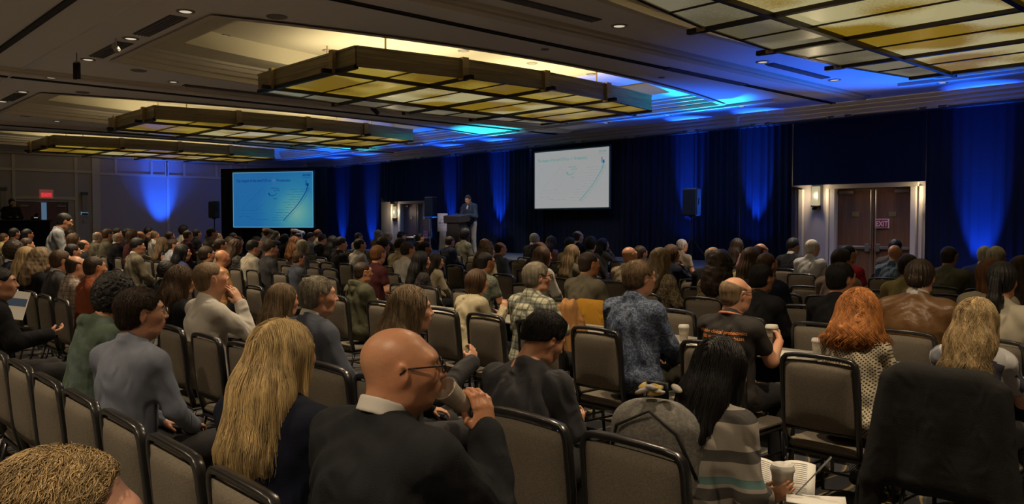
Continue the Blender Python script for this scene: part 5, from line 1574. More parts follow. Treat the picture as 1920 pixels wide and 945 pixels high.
# ---------------- far and middle audience: (x, y of the crown, label, keywords)
F, M_ = 'f', 'm'
LST = [
 (8, 437, 'person with brown hair and pale yellow jumper at far left edge', dict(tc='yellow', top='knit', hc='b', skin=1)),
 (28, 427, 'man with dark hair and black shirt before the black desk', dict(tc='black', hc='k', skin=2, yaw=20)),
 (52, 429, 'dark haired man in pale tan shirt before the black desk', dict(tc='tan', hc='k', skin=2)),
 (51, 446, 'person with brown hair and pink top left of standing man', dict(tc='pink', top='knit', hc='d', skin=1)),
 (112, 429, 'man in pink shirt seated right behind the standing man', dict(tc='pink', hc='d', skin=1, yaw=-20)),
 (116, 441, 'brown haired person whose face shows under the standing man', dict(tc='maroon', hc='b', yaw=-10)),
 (133, 430, 'dark haired person in teal top near far left doors', dict(tc='teal', top='knit', hc='k', skin=2)),
 (139, 438, 'brown haired woman in teal jacket below the left doors', dict(tc='teal', top='jacket', sex=F, hair='bob', hc='b')),
 (137, 457, 'dark haired man in black coat left of bald man', dict(tc='black', hc='k', skin=2)),
 (28, 456, 'person with big dark brown hair and dark coat at left', dict(tc='navy', top='jacket', hair='afro', hc='d')),
 (52, 463, 'woman with ginger blonde long hair at far left', dict(tc='black', sex=F, hair='long', hc='n', top='knit')),
 (78, 466, 'woman with curly golden brown hair and black top', dict(tc='black', sex=F, hair='curly', hc='s', top='knit')),
 (115, 468, 'brown haired man in grey jacket with white collar', dict(tc='dgrey', top='jacket', hc='b')),
 (143, 478, 'bald man in tan plaid shirt left of the rust sweater', dict(tc=PLAIDT, hair='ring', hc='d', skin=1, row=2)),
 (178, 479, 'balding bearded man in rust orange sweater at left', dict(tc='rust', top='knit', hair='crew', hc='d', skin=2, row=2, vx=.010)),
 (158, 449, 'bald man in dark suit and white collar at left', dict(tc='suit', top='jacket', hair='ring', hc='d', skin=2)),
 (184, 434, 'bald man in tan jacket below the left wall sconce', dict(tc='khaki', top='jacket', hair='ring', hc='g', skin=1, yaw=10)),
 (197, 439, 'young dark haired man in black suit looking down', dict(tc='suit', top='jacket', hc='d', pitch=15)),
 (203, 429, 'brown haired person against the grey left wall panel', dict(tc='khaki', hc='b')),
 (219, 428, 'black haired person in front of the left wall panel', dict(tc='black', hc='k', hair='short_top')),
 (222, 436, 'bald man with glasses in black suit left of centre wall', dict(tc='black', top='jacket', hair='ring', hc='g', skin=1, gl=True)),
 (240, 428, 'dark haired person right of bald man with glasses', dict(tc='navy', hc='k')),
 (249, 431, 'brown haired woman below blue wall light, left side', dict(tc='maroon', sex=F, hair='bob', hc='b')),
 (263, 433, 'balding man with ginger hair seated before the left wall', dict(tc='tan', hair='ring', hc='o', skin=2)),
 (279, 427, 'tall dark haired man left of the blue wall light', dict(tc='black', hc='k', hair='short_top')),
 (258, 448, 'black haired man in grey tan jacket at left middle', dict(tc='khaki', top='jacket', hc='k', hair='short_top')),
 (291, 433, 'short haired man in white shirt under blue wall light', dict(tc='white', hair='crew', hc='l', yaw=10)),
 (306, 445, 'woman with light brown hair in sleeveless black top', dict(tc='black', top='tank', sex=F, hair='long', hc='l')),
 (319, 434, 'dark haired person right under blue wall light', dict(tc='slate', hc='d')),
 (326, 448, 'man with glasses in grey striped shirt looking right', dict(tc=PINST, hc='d', gl=True, yaw=-30)),
 (345, 424, 'person with round black hair and white shirt near left wall', dict(tc='white', hc='k', hair='afro')),
 (353, 432, 'brown haired man in maroon jumper near left wall', dict(tc='maroon', top='knit', hc='b')),
 (370, 429, 'bearded dark haired man in black before left speaker', dict(tc='black', hc='k', skin=2)),
 (343, 458, 'woman with long straight black hair and purple top', dict(tc='royal', sex=F, hair='long', hc='k', top='knit')),
 (393, 437, 'man with dark curly hair and beige jacket', dict(tc='tan', top='jacket', hc='d', hair='short_top')),
 (398, 427, 'dark haired person just left of the left screen', dict(tc='grey', hc='k')),
 (410, 437, 'person with blond hair beneath the left speaker', dict(tc='tan', hc='y')),
 (414, 447, 'brown haired woman with bun below left speaker', dict(tc='tan', sex=F, hair='bun', hc='d', top='knit')),
 (388, 461, 'man with black rimmed glasses and dark hair, left', dict(tc='black', hc='d', skin=1, gl=True, yaw=0)),
 (417, 467, 'bald man with tan skin right of the glasses wearer', dict(tc='caramel', hair=None, skin=2)),
 (438, 436, 'black haired person below left edge of blue screen', dict(tc='black', hc='k')),
 (432, 444, 'dark brown haired woman below left edge of blue screen', dict(tc='black', sex=F, hair='bob', hc='d')),
 (447, 443, 'person with mid brown hair below the blue screen', dict(tc='navy', hc='b')),
 (443, 449, 'woman with long wavy brown hair and patterned grey top', dict(tc=MOTG, sex=F, hair='wavy', hc='b', top='knit')),
 (475, 452, 'black haired person in white jacket, left of centre', dict(tc='offwhite', top='jacket', hc='k', hair='short_top')),
 (482, 443, 'person with black hair below the blue screen slide', dict(tc='black', hc='k')),
 (497, 434, 'brown haired man in white shirt under blue screen', dict(tc='white', hc='b')),
 (503, 427, 'bald man stretching both hands behind his head', dict(tc='grey', hair='ring', hc='d', armR='behind', armL='behind', skin=2)),
 (518, 433, 'man in navy suit with hand at his chin', dict(tc='navy', top='jacket', hc='k', armR='chin')),
 (535, 439, 'woman with dark hair below the middle of blue screen', dict(tc='black', sex=F, hair='bob', hc='k')),
 (555, 428, 'man in blue shirt with hands folded behind head', dict(tc='lblue', hair='ring', hc='d', armR='behind', armL='behind', skin=2)),
 (560, 437, 'black haired man just in front of blue shirted man', dict(tc='white', hc='k')),
 (508, 452, 'dark haired man in grey shirt, left of centre', dict(tc='dgrey', hc='d', hair='short_top', yaw=-15)),
 (554, 444, 'woman with auburn hair in front of blue screen corner', dict(tc='brown', sex=F, hair='wavy', hc='r', top='knit')),
 (568, 450, 'woman with grey bob haircut and dark green top', dict(tc='slate', sex=F, hair='bob', hc='g', top='knit')),
 (583, 437, 'black haired man below right corner of blue screen', dict(tc='lblue', hc='k', hair='short_top')),
 (597, 430, 'man with ginger hair beneath right corner of blue screen', dict(tc='tan', hc='r', skin=2)),
 (605, 440, 'man with thick dark grey hair in black suit', dict(tc='suit', top='jacket', hc='d', hair='short_top')),
 (625, 442, 'woman with long black hair before bright blue drape', dict(tc='black', sex=F, hair='long', hc='k')),
 (640, 446, 'black haired man in black shirt before blue drape', dict(tc='black', hc='k', hair='short_top')),
 (673, 436, 'brown haired man in white shirt before blue drape', dict(tc='white', hc='b', skin=2)),
 (675, 447, 'black haired man in white shirt in front of other', dict(tc='white', hc='k')),
 (505, 475, 'woman with dark red hair and black jacket looking down', dict(tc='black', sex=F, hair='long', hc='R', pitch=20, top='jacket')),
 (560, 472, 'man with brown hair and glasses in blue grey tee', dict(tc='slate', hc='b', gl=True, top='tee', yaw=-15, vx=.010)),
 (710, 430, 'man with short grey hair left of distant doorway', dict(tc='khaki', hc='g', hair='crew', yaw=-10)),
 (728, 434, 'balding grey man before the distant doorway', dict(tc='dgrey', hair='ring', hc='g', yaw=-10)),
 (753, 434, 'person in a flat black cap before distant doorway', dict(tc='khaki', hc='k', cap=True)),
 (787, 437, 'black haired person before the distant doorway', dict(tc='black', hc='k', skin=2)),
 (719, 449, 'person with wide black hair left of the lectern', dict(tc='black', hc='k', hair='afro')),
 (710, 459, 'person with ginger hair and dark red shirt, centre left', dict(tc='maroon', hc='r', top='tee')),
 (752, 448, 'black haired person in cream jacket, centre', dict(tc='cream', top='jacket', hc='k', hair='short_top')),
 (765, 453, 'person with brown hair and white shirt behind cream jacket', dict(tc='white', hc='d')),
 (797, 452, 'black haired man in profile left of the lectern', dict(tc='black', hc='k', skin=2, yaw=-25)),
 (844, 443, 'dark brown haired man in navy jacket below lectern', dict(tc='navy', top='jacket', hc='d')),
 (873, 431, 'person with round black afro hair in grey beige shirt', dict(tc='greygreen', hc='k', hair='afro', skin=4)),
 (910, 446, 'balding man with ginger skin tone below presenter right', dict(tc='cream', hair='ring', hc='r', skin=2)),
 (914, 454, 'woman with curly brown hair in cream top', dict(tc='cream', sex=F, hair='curly', hc='b', top='knit')),
 (938, 453, 'big bald man in navy grey shirt right of lectern', dict(tc='slate', hair='ring', hc='d', skin=1, yaw=-20, bulk=1.15)),
 (911, 472, 'man with black hair and glasses in green floral shirt', dict(tc=FLORG, top='tee', hc='k', hair='crew', skin=2, gl=True, yaw=-10)),
 (1003, 437, 'grey haired man in black suit left of right screen', dict(tc='suit', top='jacket', hc='g')),
 (1013, 452, 'balding man with tanned scalp under right screen', dict(tc='navy', hair='ring', hc='d', skin=2)),
 (1035, 443, 'woman with long dark brown hair and pink collar', dict(tc='pink', sex=F, hair='wavy', hc='d')),
 (1018, 462, 'woman with long brown hair and white top, centre', dict(tc='white', sex=F, hair='long', hc='b', top='knit')),
 (707, 475, 'woman with dark red long hair behind olive hoodie', dict(tc='dgrey', sex=F, hair='long', hc='R', top='jacket', yaw=-20)),
 (790, 471, 'woman with long black hair and dark patterned top', dict(tc=cloth('mottle_dark', (.03, .028, .03), 'mottle', (.07, .06, .06), .7), sex=F, hair='long', hc='k', yaw=-20)),
 (817, 476, 'woman with long dark hair and cream sweater, centre', dict(tc='cream', sex=F, hair='long', hc='d', top='knit', yaw=-25, pitch=10, vx=.010)),
 (1084, 432, 'bald man in black suit under the right screen', dict(tc='black', top='jacket', hair='ring', hc='d', skin=1)),
 (1069, 447, 'black haired person in cream shirt under right screen', dict(tc='cream', hc='k', hair='short_top')),
 (1074, 459, 'woman with greyish brown long hair and khaki cardigan', dict(tc='khaki', sex=F, hair='long', hc='s', top='knit')),
 (1109, 447, 'person with curly black hair below the right screen', dict(tc='olive', hc='k', hair='afro')),
 (1131, 447, 'woman with long black hair resting chin on hand', dict(tc='khaki', sex=F, hair='long', hc='k', armR='chin', yaw=-30)),
 (1104, 471, 'bearded man with receding hair in khaki long sleeve tee', dict(tc='khaki', top='knit', hc='d', hair='crew', skin=2, yaw=-15, vx=.010)),
 (1180, 461, 'bald tanned man half hidden behind brown haired man', dict(tc='tan', hair=None, skin=1)),
 (1201, 460, 'man with brown hair and pale grey shirt, right centre', dict(tc='lgrey', hc='d', top='shirt')),
 (1240, 466, 'woman with grey brown wavy hair in beige patterned blouse', dict(tc=FLORT, sex=F, hair='wavy', hc='s', top='knit', yaw=-15)),
 (1259, 459, 'brown haired woman in navy with hand at mouth', dict(tc='navy', sex=F, hair='bob', hc='b', armR='chin', yaw=-30)),
 (1279, 448, 'white haired man in tan shirt left of loudspeaker stand', dict(tc='tan', hc='w', top='tee', bulk=1.1)),
 (1338, 461, 'bald spotted man behind curly haired woman', dict(tc='black', hair='ring', hc='g')),
 (1352, 471, 'woman with dark curly hair and patterned collar', dict(tc=FLORT, sex=F, hair='curly', hc='d', top='knit')),
 (1383, 447, 'woman with dark brown hair before blue drape streak', dict(tc='pink', sex=F, hair='long', hc='d')),
 (1410, 464, 'woman with long brown hair and yellow top at right', dict(tc='yellow', sex=F, hair='long', hc='b', top='knit')),
 (1426, 455, 'bald man facing right behind woman in yellow', dict(tc='khaki', hair='ring', hc='b', yaw=-20)),
 (1438, 473, 'man with thinning brown hair in navy blazer', dict(tc='navy', top='jacket', hc='b', hair='receding', yaw=-10)),
 (1487, 448, 'man with thick black hair and beard in black suit', dict(tc='suit', top='jacket', hc='k', hair='short_top', skin=2, yaw=-20)),
 (1523, 448, 'white haired old man in white striped shirt', dict(tc=cloth('pin_white', (.46, .46, .47), 'pinstripe', (.33, .35, .40), 1.0), hc='w', hair='crew', yaw=-20)),
 (1590, 458, 'man with glasses in bright red polo shirt', dict(tc='red', top='tee', hc='k', hair='crew', gl=True, yaw=-25)),
 (1577, 469, 'dark brown haired man in pink shirt, right block', dict(tc=cloth('cloth_palepink', (.34, .26, .24)), hc='d', hair='short_top')),
 (1680, 448, 'dark haired man in grey jacket before exit doors', dict(tc='dgrey', top='jacket', hc='k')),
 (1678, 458, 'bald man with glasses in blue plaid shirt', dict(tc=PLAIDB, hair=None, skin=2, gl=True, yaw=-10, bulk=1.1, vx=.010)),
 (1704, 476, 'brown haired man in pale yellow shirt at right', dict(tc='yellow', hc='d', hair='short')),
 (1780, 461, 'man with bald spot and glasses in olive jumper', dict(tc='greygreen', hc='d', hair='receding', top='knit', gl=True, yaw=-10)),
 (1847, 460, 'grey haired man in blue blazer at far right', dict(tc='royal', top='jacket', hc='w', hair='crew')),
 (1868, 461, 'white haired man with glasses at far right', dict(tc='dgrey', hc='w', hair='short', gl=True)),
 (1858, 486, 'auburn haired woman in cream shirt at right', dict(tc='offwhite', sex=F, hair='bob', hc='r', top='knit', bulk=1.2)),
 (1917, 480, 'woman with long brown hair at right picture edge', dict(tc=MOTK, sex=F, hair='long', hc='b', top='knit')),
]
for (x, y, lb, kw) in LST:
    kw = dict(kw); cap = kw.pop('cap', False); row = kw.pop('row', None); top = kw.pop('top', 'shirt'); tc = kw.pop('tc'); hair = kw.pop('hair', 'short'); hc = kw.pop('hc', 'b')
    r_ = random.Random(x * 7 + y)
    kw.setdefault('yaw', [0, -8, 8, -15][r_.randrange(4)])
    if 'vx' not in kw and 'armR' not in kw: kw['armR'] = kw['armL'] = ['lap', 'side'][r_.randrange(2)]
    o, J, HM, tp = P(x, y, lb, row=row, top=top, tc=tc, hair=hair, hc=hc, **kw)
    if cap:
        cp = MB(); cp.lathe([(0, .05), (.075, .045), (.09, .02), (.088, .0), (0, 0)], (0, -.02, .08), 20); cp.rbox((0, .09, .085), (.13, .10, .010), .004)
        c = cp.build('flat_cap', M_DARK, o, True); c.matrix_local = HM

# ---------------- nearer people, row by row
# fourth row (row 3 and 4) right block
STR = {k_: strand_mesh(k_, n_, L_, .008, .0009, 20 + i_) for i_, (k_, n_, L_) in enumerate((('short', 4200, .030), ('short_top', 4200, .040)))}
tee, *_ = P(1378, 516, 'grey balding man in dark tee with orange print and lanyard', row=4, seat=False, top='tee', tc=cloth('tee_charcoal', (.034, .031, .029)), hair='ring', hc='s', skin=1, armR='cup', armL='lap', vx=.009, yaw=-22, gl=True, bulk=1.15, wide=1.05)
P(1198, 487, 'man with sandy hair and glasses in navy floral shirt', row=4, seat=False, top='shirt', tc=FLORAL, hair='short', hc='l', skin=1, vx=.009, yaw=-20, gl=2, bulk=1.25, wide=1.08, pants=cloth('cloth_khakipants', (.075, .07, .055)), strands=STR['short'])
P(1428, 494, 'black haired man in plain black sweater beside the lanyard man', top='knit', tc='black', hair='short', hc='k', skin=2, vx=.010, yaw=-15, strands=STR['short'])
P(1006, 491, 'grey haired man with glasses in green plaid shirt', row=4, seat=False, top='shirt', tc=PLAIDL, hair='short', hc='g', skin=1, armR='fold', vx=.009, yaw=-25, gl=True, bulk=1.1, wide=1.05, strands=STR['short'])
P(896, 505, 'auburn haired woman in cream knit sweater raising a hand', row=4, seat=False, sex='f', top='knit', tc='cream', hair='bob', hc='b', skin=1, armR='raise', vx=.009, yaw=-15, lean=14)
P(680, 490, 'bald man with black glasses in olive hooded sweatshirt', row=4, seat=False, top='hoodie', tc='olive', hair='crew', hc='d', skin=2, vx=.009, yaw=-12, gl=True)
P(1613, 546, 'woman with curly red hair and polka dot blouse', row=4, seat=False, sex='f', top='blouse', tc=DOTS, hair='bigcurly', hc='o', skin=1, vx=.009, yaw=5, pants=cloth('dots_dark', (.02, .02, .03), 'dots', (.45, .45, .45), .8), bulk=1.4, lean=6, armR='desk', armL='desk',
  strands=strand_mesh('bigcurly', 3000, .30, .012, .0026, 5, wave=.014, drop_z=-.20, flare=.0))
P(1834, 561, 'blonde woman in grey block print blouse at right', row=4, seat=False, sex='f', top='blouse', tc=BLOCKS, hair='wavy', hc='n', skin=1, vx=.009, yaw=-5, bulk=1.2, lean=6, armR='desk', armL='desk', wide=1.04,
  strands=strand_mesh('wavy', 2200, .36, .014, .0022, 6, wave=.007, drop_z=-.28, flare=.5))
P(1576, 492, 'black haired man in black tee before the pink shirt', top='tee', tc='black', hair='short', hc='k', skin=2, vx=.010, yaw=-25, strands=STR['short'])
P(1727, 486, 'brown haired man with small bun in brown leather jacket', row=5, top='jacket', tc=LEATHER, hair='bun', hc='d', skin=1, vx=.010, yaw=5, bulk=1.25, wide=1.1)
P(1881, 491, 'woman with black ponytail in cream blouse', sex='f', top='blouse', tc='offwhite', hair='pony', hc='k', skin=2, vx=.010, yaw=0, bulk=1.2)
P(1990, 538, 'person in white shirt cut off by the right edge', row=5, top='shirt', tc='white', hair='short', hc='b', vx=.012, bulk=1.3)
# row 2
P(770, 538, 'woman with long wavy light brown hair holding food', row=2, seat=False, sex='f', top='knit', tc='dgrey', hair='wavy', hc='s', skin=1, armR='rest_up', armL='lap', vx=.009, yaw=-25, lean=4,
  strands=strand_mesh('wavy', 1300, .36, .014, .0020, 7, wave=.005, drop_z=-.32))
P(596, 517, 'man with curly grey hair in dark navy jacket', row=2, seat=False, top='jacket', tc='slate', hair='short', hc='g', skin=1, vx=.009, yaw=-18, hvx=.0042, bulk=1.05, strands=STR['short'])
P(531, 532, 'woman with blonde streaked long brown hair', row=2, seat=False, sex='f', top='knit', tc='black', hair='long', hc='s', skin=1, vx=.010, yaw=0,
  strands=strand_mesh('long', 1100, .36, .016, .0020, 8, drop_z=-.34), dy=.05)
P(400, 490, 'big man in white shirt holding his chin', row=2, seat=False, top='shirt', tc='white', hair='crew', hc='l', skin=1, armR='cheek', armL='fold', vx=.009, yaw=-8, pitch=-12, bulk=1.3, wide=1.12, fat=.6, hs=1.06)
P(340, 499, 'woman with long wavy dark brown hair in black', row=2, seat=False, sex='f', top='knit', tc='black', hair='wavy', hc='b', skin=2, vx=.010, yaw=5,
  strands=strand_mesh('wavy', 900, .34, .016, .0022, 9, wave=.006, drop_z=-.30))
P(312, 494, 'person with black hair left of the wavy haired woman', row=3, top='jacket', tc='black', hair='afro', hc='k', skin=2, vx=.012)
P(1012, 593, 'young man with black hair in charcoal shirt looking down', row=2, seat=False, top='shirt', tc=SHIRTG, hair='short_top', hc='k', skin=2, armR='read', armL='read', vx=.0085, yaw=-28, rz=.25, pitch=24, lean=14, bulk=1.15, wide=1.05, strands=STR['short_top'])
stw, SJ, SHM, _t = P(1350, 640, 'woman with black hair in striped cable knit sweater', row=2, seat=False, sex='f', top='knit', tc=STRIPE, hair='long', hc='k', skin=2, armR='cuplow', armL='read', vx=.0085, yaw=-6, pitch=20, lean=14, bulk=1.1, pants=cloth('cloth_greypants', (.12, .12, .125)),
  strands=strand_mesh('long', 1800, .36, .014, .0020, 10, drop_z=-.33))
# row 1 (nearest full row)
P(262, 538, 'man with dark brown crew cut and glasses in blue shirt', row=1, seat=False, top='shirt', tc=SHIRTB, hair='short', hc='d', skin=1, armR='lap', armL='lap', vx=.0085, yaw=-30, rz=.35, gl=2, lean=3, strands=STR['short'])
P(206, 524, 'dark curly haired man in green hooded jacket', row=1, seat=False, top='hoodie', tc=HOODG, hair='afro', hc='k', skin=2, vx=.009, yaw=5, lean=10, pitch=14, dy=.12)
P(0, 500, 'man in black sweatshirt holding a brochure at left edge', row=1, seat=False, top='hoodie', tc='black', hair='short', hc='k', skin=1, armR='read', armL='fold', vx=.009, yaw=-15, pitch=0, bulk=1.1)
P(535, 601, 'woman with long straight blonde hair in navy jacket', row=1, seat=False, sex='f', top='jacket', tc=NAVYJ, hair='longstraight', hc='y', skin=1, armR='lap', armL='lap', vx=.0085, yaw=-10, rz=.30, lean=4, bulk=1.2, wide=1.12,
  strands=strand_mesh('longstraight', 3200, .44, .016, .0018, 11, drop_z=-.36, flare=.1), crz=0, dy=-.02)
bald, BJ, BHM, _t = P(745, 606, 'bald man in charcoal suit drinking from paper cup', row=1, seat=False, top='jacket', tc=SUITC, hair=None, hc='g', skin=2, armR='drink', armL='lap', vx=.0075, yaw=-38, rz=.12, gl=True, bulk=1.3, wide=1.12, fat=.8, lean=6, hs=1.04)
P(100, 836, 'sandy grey haired man whose head fills the lower left corner', row=0, top='shirt', tc='lblue', hair='receding', hc='n', skin=0, vx=.0085, yaw=-25, pitch=8, hvx=.0042, fat=.6,
  strands=strand_mesh('receding', 9000, .042, .008, .0008, 12, comb=[.9, .15, .05], ymax=.045))
# ---------------- chairs of the near rows, set out evenly
def in_row(row, xs, texts):
    for x, t in zip(xs, texts):
        if any(abs(b - ROWS[row]) < .3 and abs(a - x) < .46 for (a, b, _) in CHAIRS): continue
        chair(x, ROWS[row] + (0 if row != 4 else 0), t, 'empty and near banquet chairs')
in_row(0, [-1.50], ['taupe banquet chair under the head in lower left corner'])
in_row(1, [-1.78, -2.30, -2.84, -3.38, -3.93, -4.49, -5.05, -5.61, -6.17, -6.75, -7.3],
 ['taupe chair the bald cup drinker sits on, below the picture edge', 'taupe chair right at the blonde woman, cut by the bottom edge', 'near taupe chair left of the blonde woman with shiny top rail', 'near taupe chair whose back rises right of the lower left head', 'taupe chair directly behind the man in blue shirt', 'taupe chair behind the green hooded jacket', 'fifth taupe chair back from the blonde along the nearest row', 'sixth taupe chair back from the blonde along the nearest row', 'seventh taupe chair back from the blonde, near left picture edge', 'taupe chair under the brochure reader at the left edge', 'taupe chair beyond the left picture edge in nearest row'])
in_row(2, [-1.80, -2.33, -3.35, -3.87, -4.36, -4.87, -5.45, -6.08, -9.0, -9.6, -10.15, -10.75, -11.35, -11.95],
 ['large taupe chair in front of the grey backpack', 'large taupe chair of the young man looking down at phone', 'taupe chair of the woman with long wavy light brown hair', 'taupe chair between blonde hair and bald man head', 'taupe chair of the man with curly grey hair', 'taupe chair left of curly grey haired man, behind blonde streaks', 'taupe chair of the big man in white shirt', 'taupe chair left of big man in white shirt, near aisle', 'taupe chair of the rust orange sweater', 'taupe chair of the tan plaid shirt', 'third taupe chair from right in the far left rank', 'fourth taupe chair from right in the far left rank', 'fifth taupe chair from right in the far left rank', 'last taupe chair at left end of far left rank'])
in_row(4, [-1.57, -2.24, -2.95, -3.92, -4.50, -5.13, -5.72, -6.67, -7.5],
 ['banquet chair hidden under the dark suit jacket at right', 'large taupe chair of the woman in polka dot blouse', 'taupe chair of the man in printed dark tee', 'taupe chair behind the navy floral shirt, left half', 'taupe chair between plaid shirt and navy floral shirt', 'taupe chair below the green plaid shirt with clear black rail', 'taupe chair of the woman in cream knit sweater', 'taupe chair of the bald man in olive hooded sweatshirt', 'taupe chair left of the olive hooded sweatshirt'])
used_lbl = set()
def empty_chair(X, r, n_=[0]):
    for (a, b, _) in CHAIRS:
        if abs(b - ROWS[r]) < .3 and abs(a - X) < .50: return
    ppl = [(abs(o.location.x - X), o) for (o, J, s) in PEOPLE if abs(o.location.y - .35 - ROWS[r]) < .5]
    if not ppl: ppl = [(math.hypot(o.location.x - X, o.location.y - .35 - ROWS[r]), o) for (o, J, s) in PEOPLE]
    d, o = min(ppl, key=lambda q: q[0])
    side = 'left' if X < o.location.x else 'right'
    nm = ' '.join(o['label'].split()[:10])
    for pre in ('empty chair %s of ' % side, 'empty chair second %s of ' % side, 'empty chair third %s of ' % side, 'empty chair fourth %s of ' % side, 'empty chair fifth %s of ' % side, 'empty chair sixth %s of ' % side, 'empty chair seventh %s of ' % side, 'empty chair eighth %s of ' % side, 'empty chair ninth %s of ' % side, 'empty chair tenth %s of ' % side):
        lb = pre + nm
        if lb not in used_lbl: break
    used_lbl.add(lb)
    chair(X, ROWS[r], lb, 'empty banquet chairs')
for (px, py) in ((1260, 567), (1320, 541), (1482, 514), (1514, 556), (1515, 601), (1716, 620), (1900, 596), (1773, 528), (1772, 548), (1653, 539), (1900, 641), (858, 490), (855, 510), (735, 528), (971, 486), (980, 475), (887, 479), (667, 472), (610, 488), (474, 529), (502, 536), (447, 496), (282, 503), (232, 502), (185, 472), (220, 475), (297, 482), (1048, 505), (1160, 485), (1050, 482), (1158, 475), (1300, 519), (1640, 494)):
    p = on_z(px, py, .93)
    r = min(range(2, len(ROWS)), key=lambda q: abs(ROWS[q] - p[1]))
    P_ = on_y(px, py, ROWS[r]); empty_chair(float(P_[0]), r)
for r in range(3, 10):
    if r in (3, 4): continue
    x = -.9 - .28 * (r % 2)
    if r > 8: continue
    while x > -15 - (r - 5) * .8:
        if not (-8.9 < x < -8.0): empty_chair(x, r)
        x -= .56
print('chairs', len(CHAIRS), 'people', len(PEOPLE))

# ---------------- narrow tables and what stands on them
M_TOP = mat('table_laminate', (.33, .31, .27), .5)
def table(x0, x1, y, label):
    r = empty('classroom_table', ((x0 + x1) / 2, y, 0)); L = x1 - x0; tag(r, label, 'table', 'narrow classroom tables')
    MB().rbox((0, 0, .735), (L, .42, .025), .008).build('table_top', M_TOP, r)
    MB().rbox((0, .17, .60), (L - .1, .01, .24), .003).build('skirt', M_DRAPE, r)
    for sx in (-1, 1):
        for sy in (-1, 1): MB().tube([(sx * (L / 2 - .12), sy * .15, .72), (sx * (L / 2 - .12), sy * .17, 0)], .013).build('leg', M_BLACKMETAL, r)
TB = {}
for i, (x0, x1) in enumerate(((-2.7, -.9), (-4.55, -2.75), (-6.4, -4.6), (-8.25, -6.45))):
    table(x0, x1, 5.47, ['narrow table in front of the blonde and red haired women', 'narrow table in front of floral shirt and printed tee', 'narrow table in front of plaid shirt and cream sweater', 'narrow table in front of the olive hooded sweatshirt'][i])
M_CUP = mat('cup_paper', (.55, .50, .42), .6); M_LID = mat('cup_lid', (.62, .60, .56), .4); M_PRINT = mat('cup_print', (.10, .08, .06), .6)
def paper_cup(loc, label, lid=True, rot=None, group=None, print_=True):
    r = empty('paper_cup', loc); tag(r, label, 'cup', group)
    if rot is not None: r.rotation_euler = rot
    MB().lathe([(0, .0), (.029, .0), (.030, .004), (.041, .105), (.0425, .108), (.040, .109), (.038, .100), (0, .095)], n=24).build('cup_body', M_CUP, r, True)
    if lid: MB().lathe([(.0435, .102), (.0445, .106), (.0440, .114), (.041, .117), (.040, .126), (.037, .128), (.034, .121), (0, .120)], n=24).build('lid', M_LID, r, True)
    if print_: MB().lathe([(.0365, .048), (.0385, .072)], n=24).build('printed_band', mat('cup_band', (.46, .40, .31), .7), r, True)
    return r
def on_table(px, py, z=.748): p = on_z(px, py, z); return (float(p[0]), 5.47 + .12 * random.uniform(-1, 1), z)
def tpt(px, dy=0.0, z=.7485): p = on_y(px, 520, 5.42 + dy); return (float(p[0]), 5.42 + dy, z)
paper_cup(tpt(862), 'white paper cup on the table left of cream sweater woman')
paper_cup(tpt(735), 'white paper cup on the table by the red haired women', lid=False)
paper_cup(tpt(1283), 'white paper cup left of the man in printed tee')
paper_cup(tpt(1535, .05), 'white paper cup on table before the polka dot blouse')
def sheet(loc, w, d, label, rz=0, m=None, name='paper_sheet', cat='paper'):
    n_ = 6; V = []
    for t_ in (0, .0022):
        for j in range(n_ + 1):
            for i in range(n_ + 1):
                u, v = i / n_ - .5, j / n_ - .5; V.append((u * w, v * d, t_ + .006 * (u * u + v * u) * 2))
    F_ = []; k = (n_ + 1) ** 2
    for j in range(n_):
        for i in range(n_):
            a = j * (n_ + 1) + i; F_.append((a + n_ + 1, a + n_ + 2, a + 1, a)); F_.append((k + a, k + a + 1, k + a + n_ + 2, k + a + n_ + 1))
    b_ = [i for i in range(n_ + 1)] + [(j + 1) * (n_ + 1) - 1 for j in range(1, n_ + 1)] + [n_ * (n_ + 1) + i for i in range(n_ - 1, -1, -1)] + [j * (n_ + 1) for j in range(n_ - 1, 0, -1)]
    for a, b in zip(b_, b_[1:] + b_[:1]): F_.append((a, b, b + k, a + k))
    o = MB().add(V, F_).build(name, m or M_PAPER, None, True); o.location = loc; o.rotation_euler = (0, 0, rz)
    return tag(o, label, cat)
sheet(tpt(830), .21, .28, 'loose white paper on table left of cream sweater woman', .3)
sheet(tpt(1330), .21, .28, 'white paper on the table left of printed tee man', -.2)
sheet(tpt(1480), .21, .28, 'white paper on the table right of black sweater man', .15)
sheet(tpt(1760), .21, .28, 'white paper on the table before leather jacket man', .1)
def plate(loc, label):
    r = empty('snack_plate', loc); tag(r, label, 'plate')
    MB().lathe([(0, 0), (.055, 0), (.085, .012), (.083, .015), (.054, .004), (0, .004)], n=24).build('plate', M_WHITE, r, True)
    rr = random.Random(len(label)); 
    s = SDF()
    for i in range(7): s.ell((rr.uniform(-.04, .04), rr.uniform(-.04, .04), .018 + rr.uniform(0, .012)), (.020, .014, .012), .004, rz=rr.uniform(0, 3))
    V, F_ = s.mesh(.004); link('snack', np_mesh('snack_m', V, F_), r, mat('yellow_food', (.42, .36, .06), .6))
plate(tpt(700), 'plate of yellow snacks on table behind olive sweatshirt')

def hand_point(rec, q='R', fwd=.07, out=.03):
    o, J, HM, tp = rec
    bpy.context.view_layer.update()
    d = np.array(J['hd' + q]); d = d / np.linalg.norm(d); p = np.array(J['hp' + q], float); p = p - d * (p @ d); p /= np.linalg.norm(p)
    return o.matrix_world @ Vector(J['w' + q] + d * fwd + p * out)

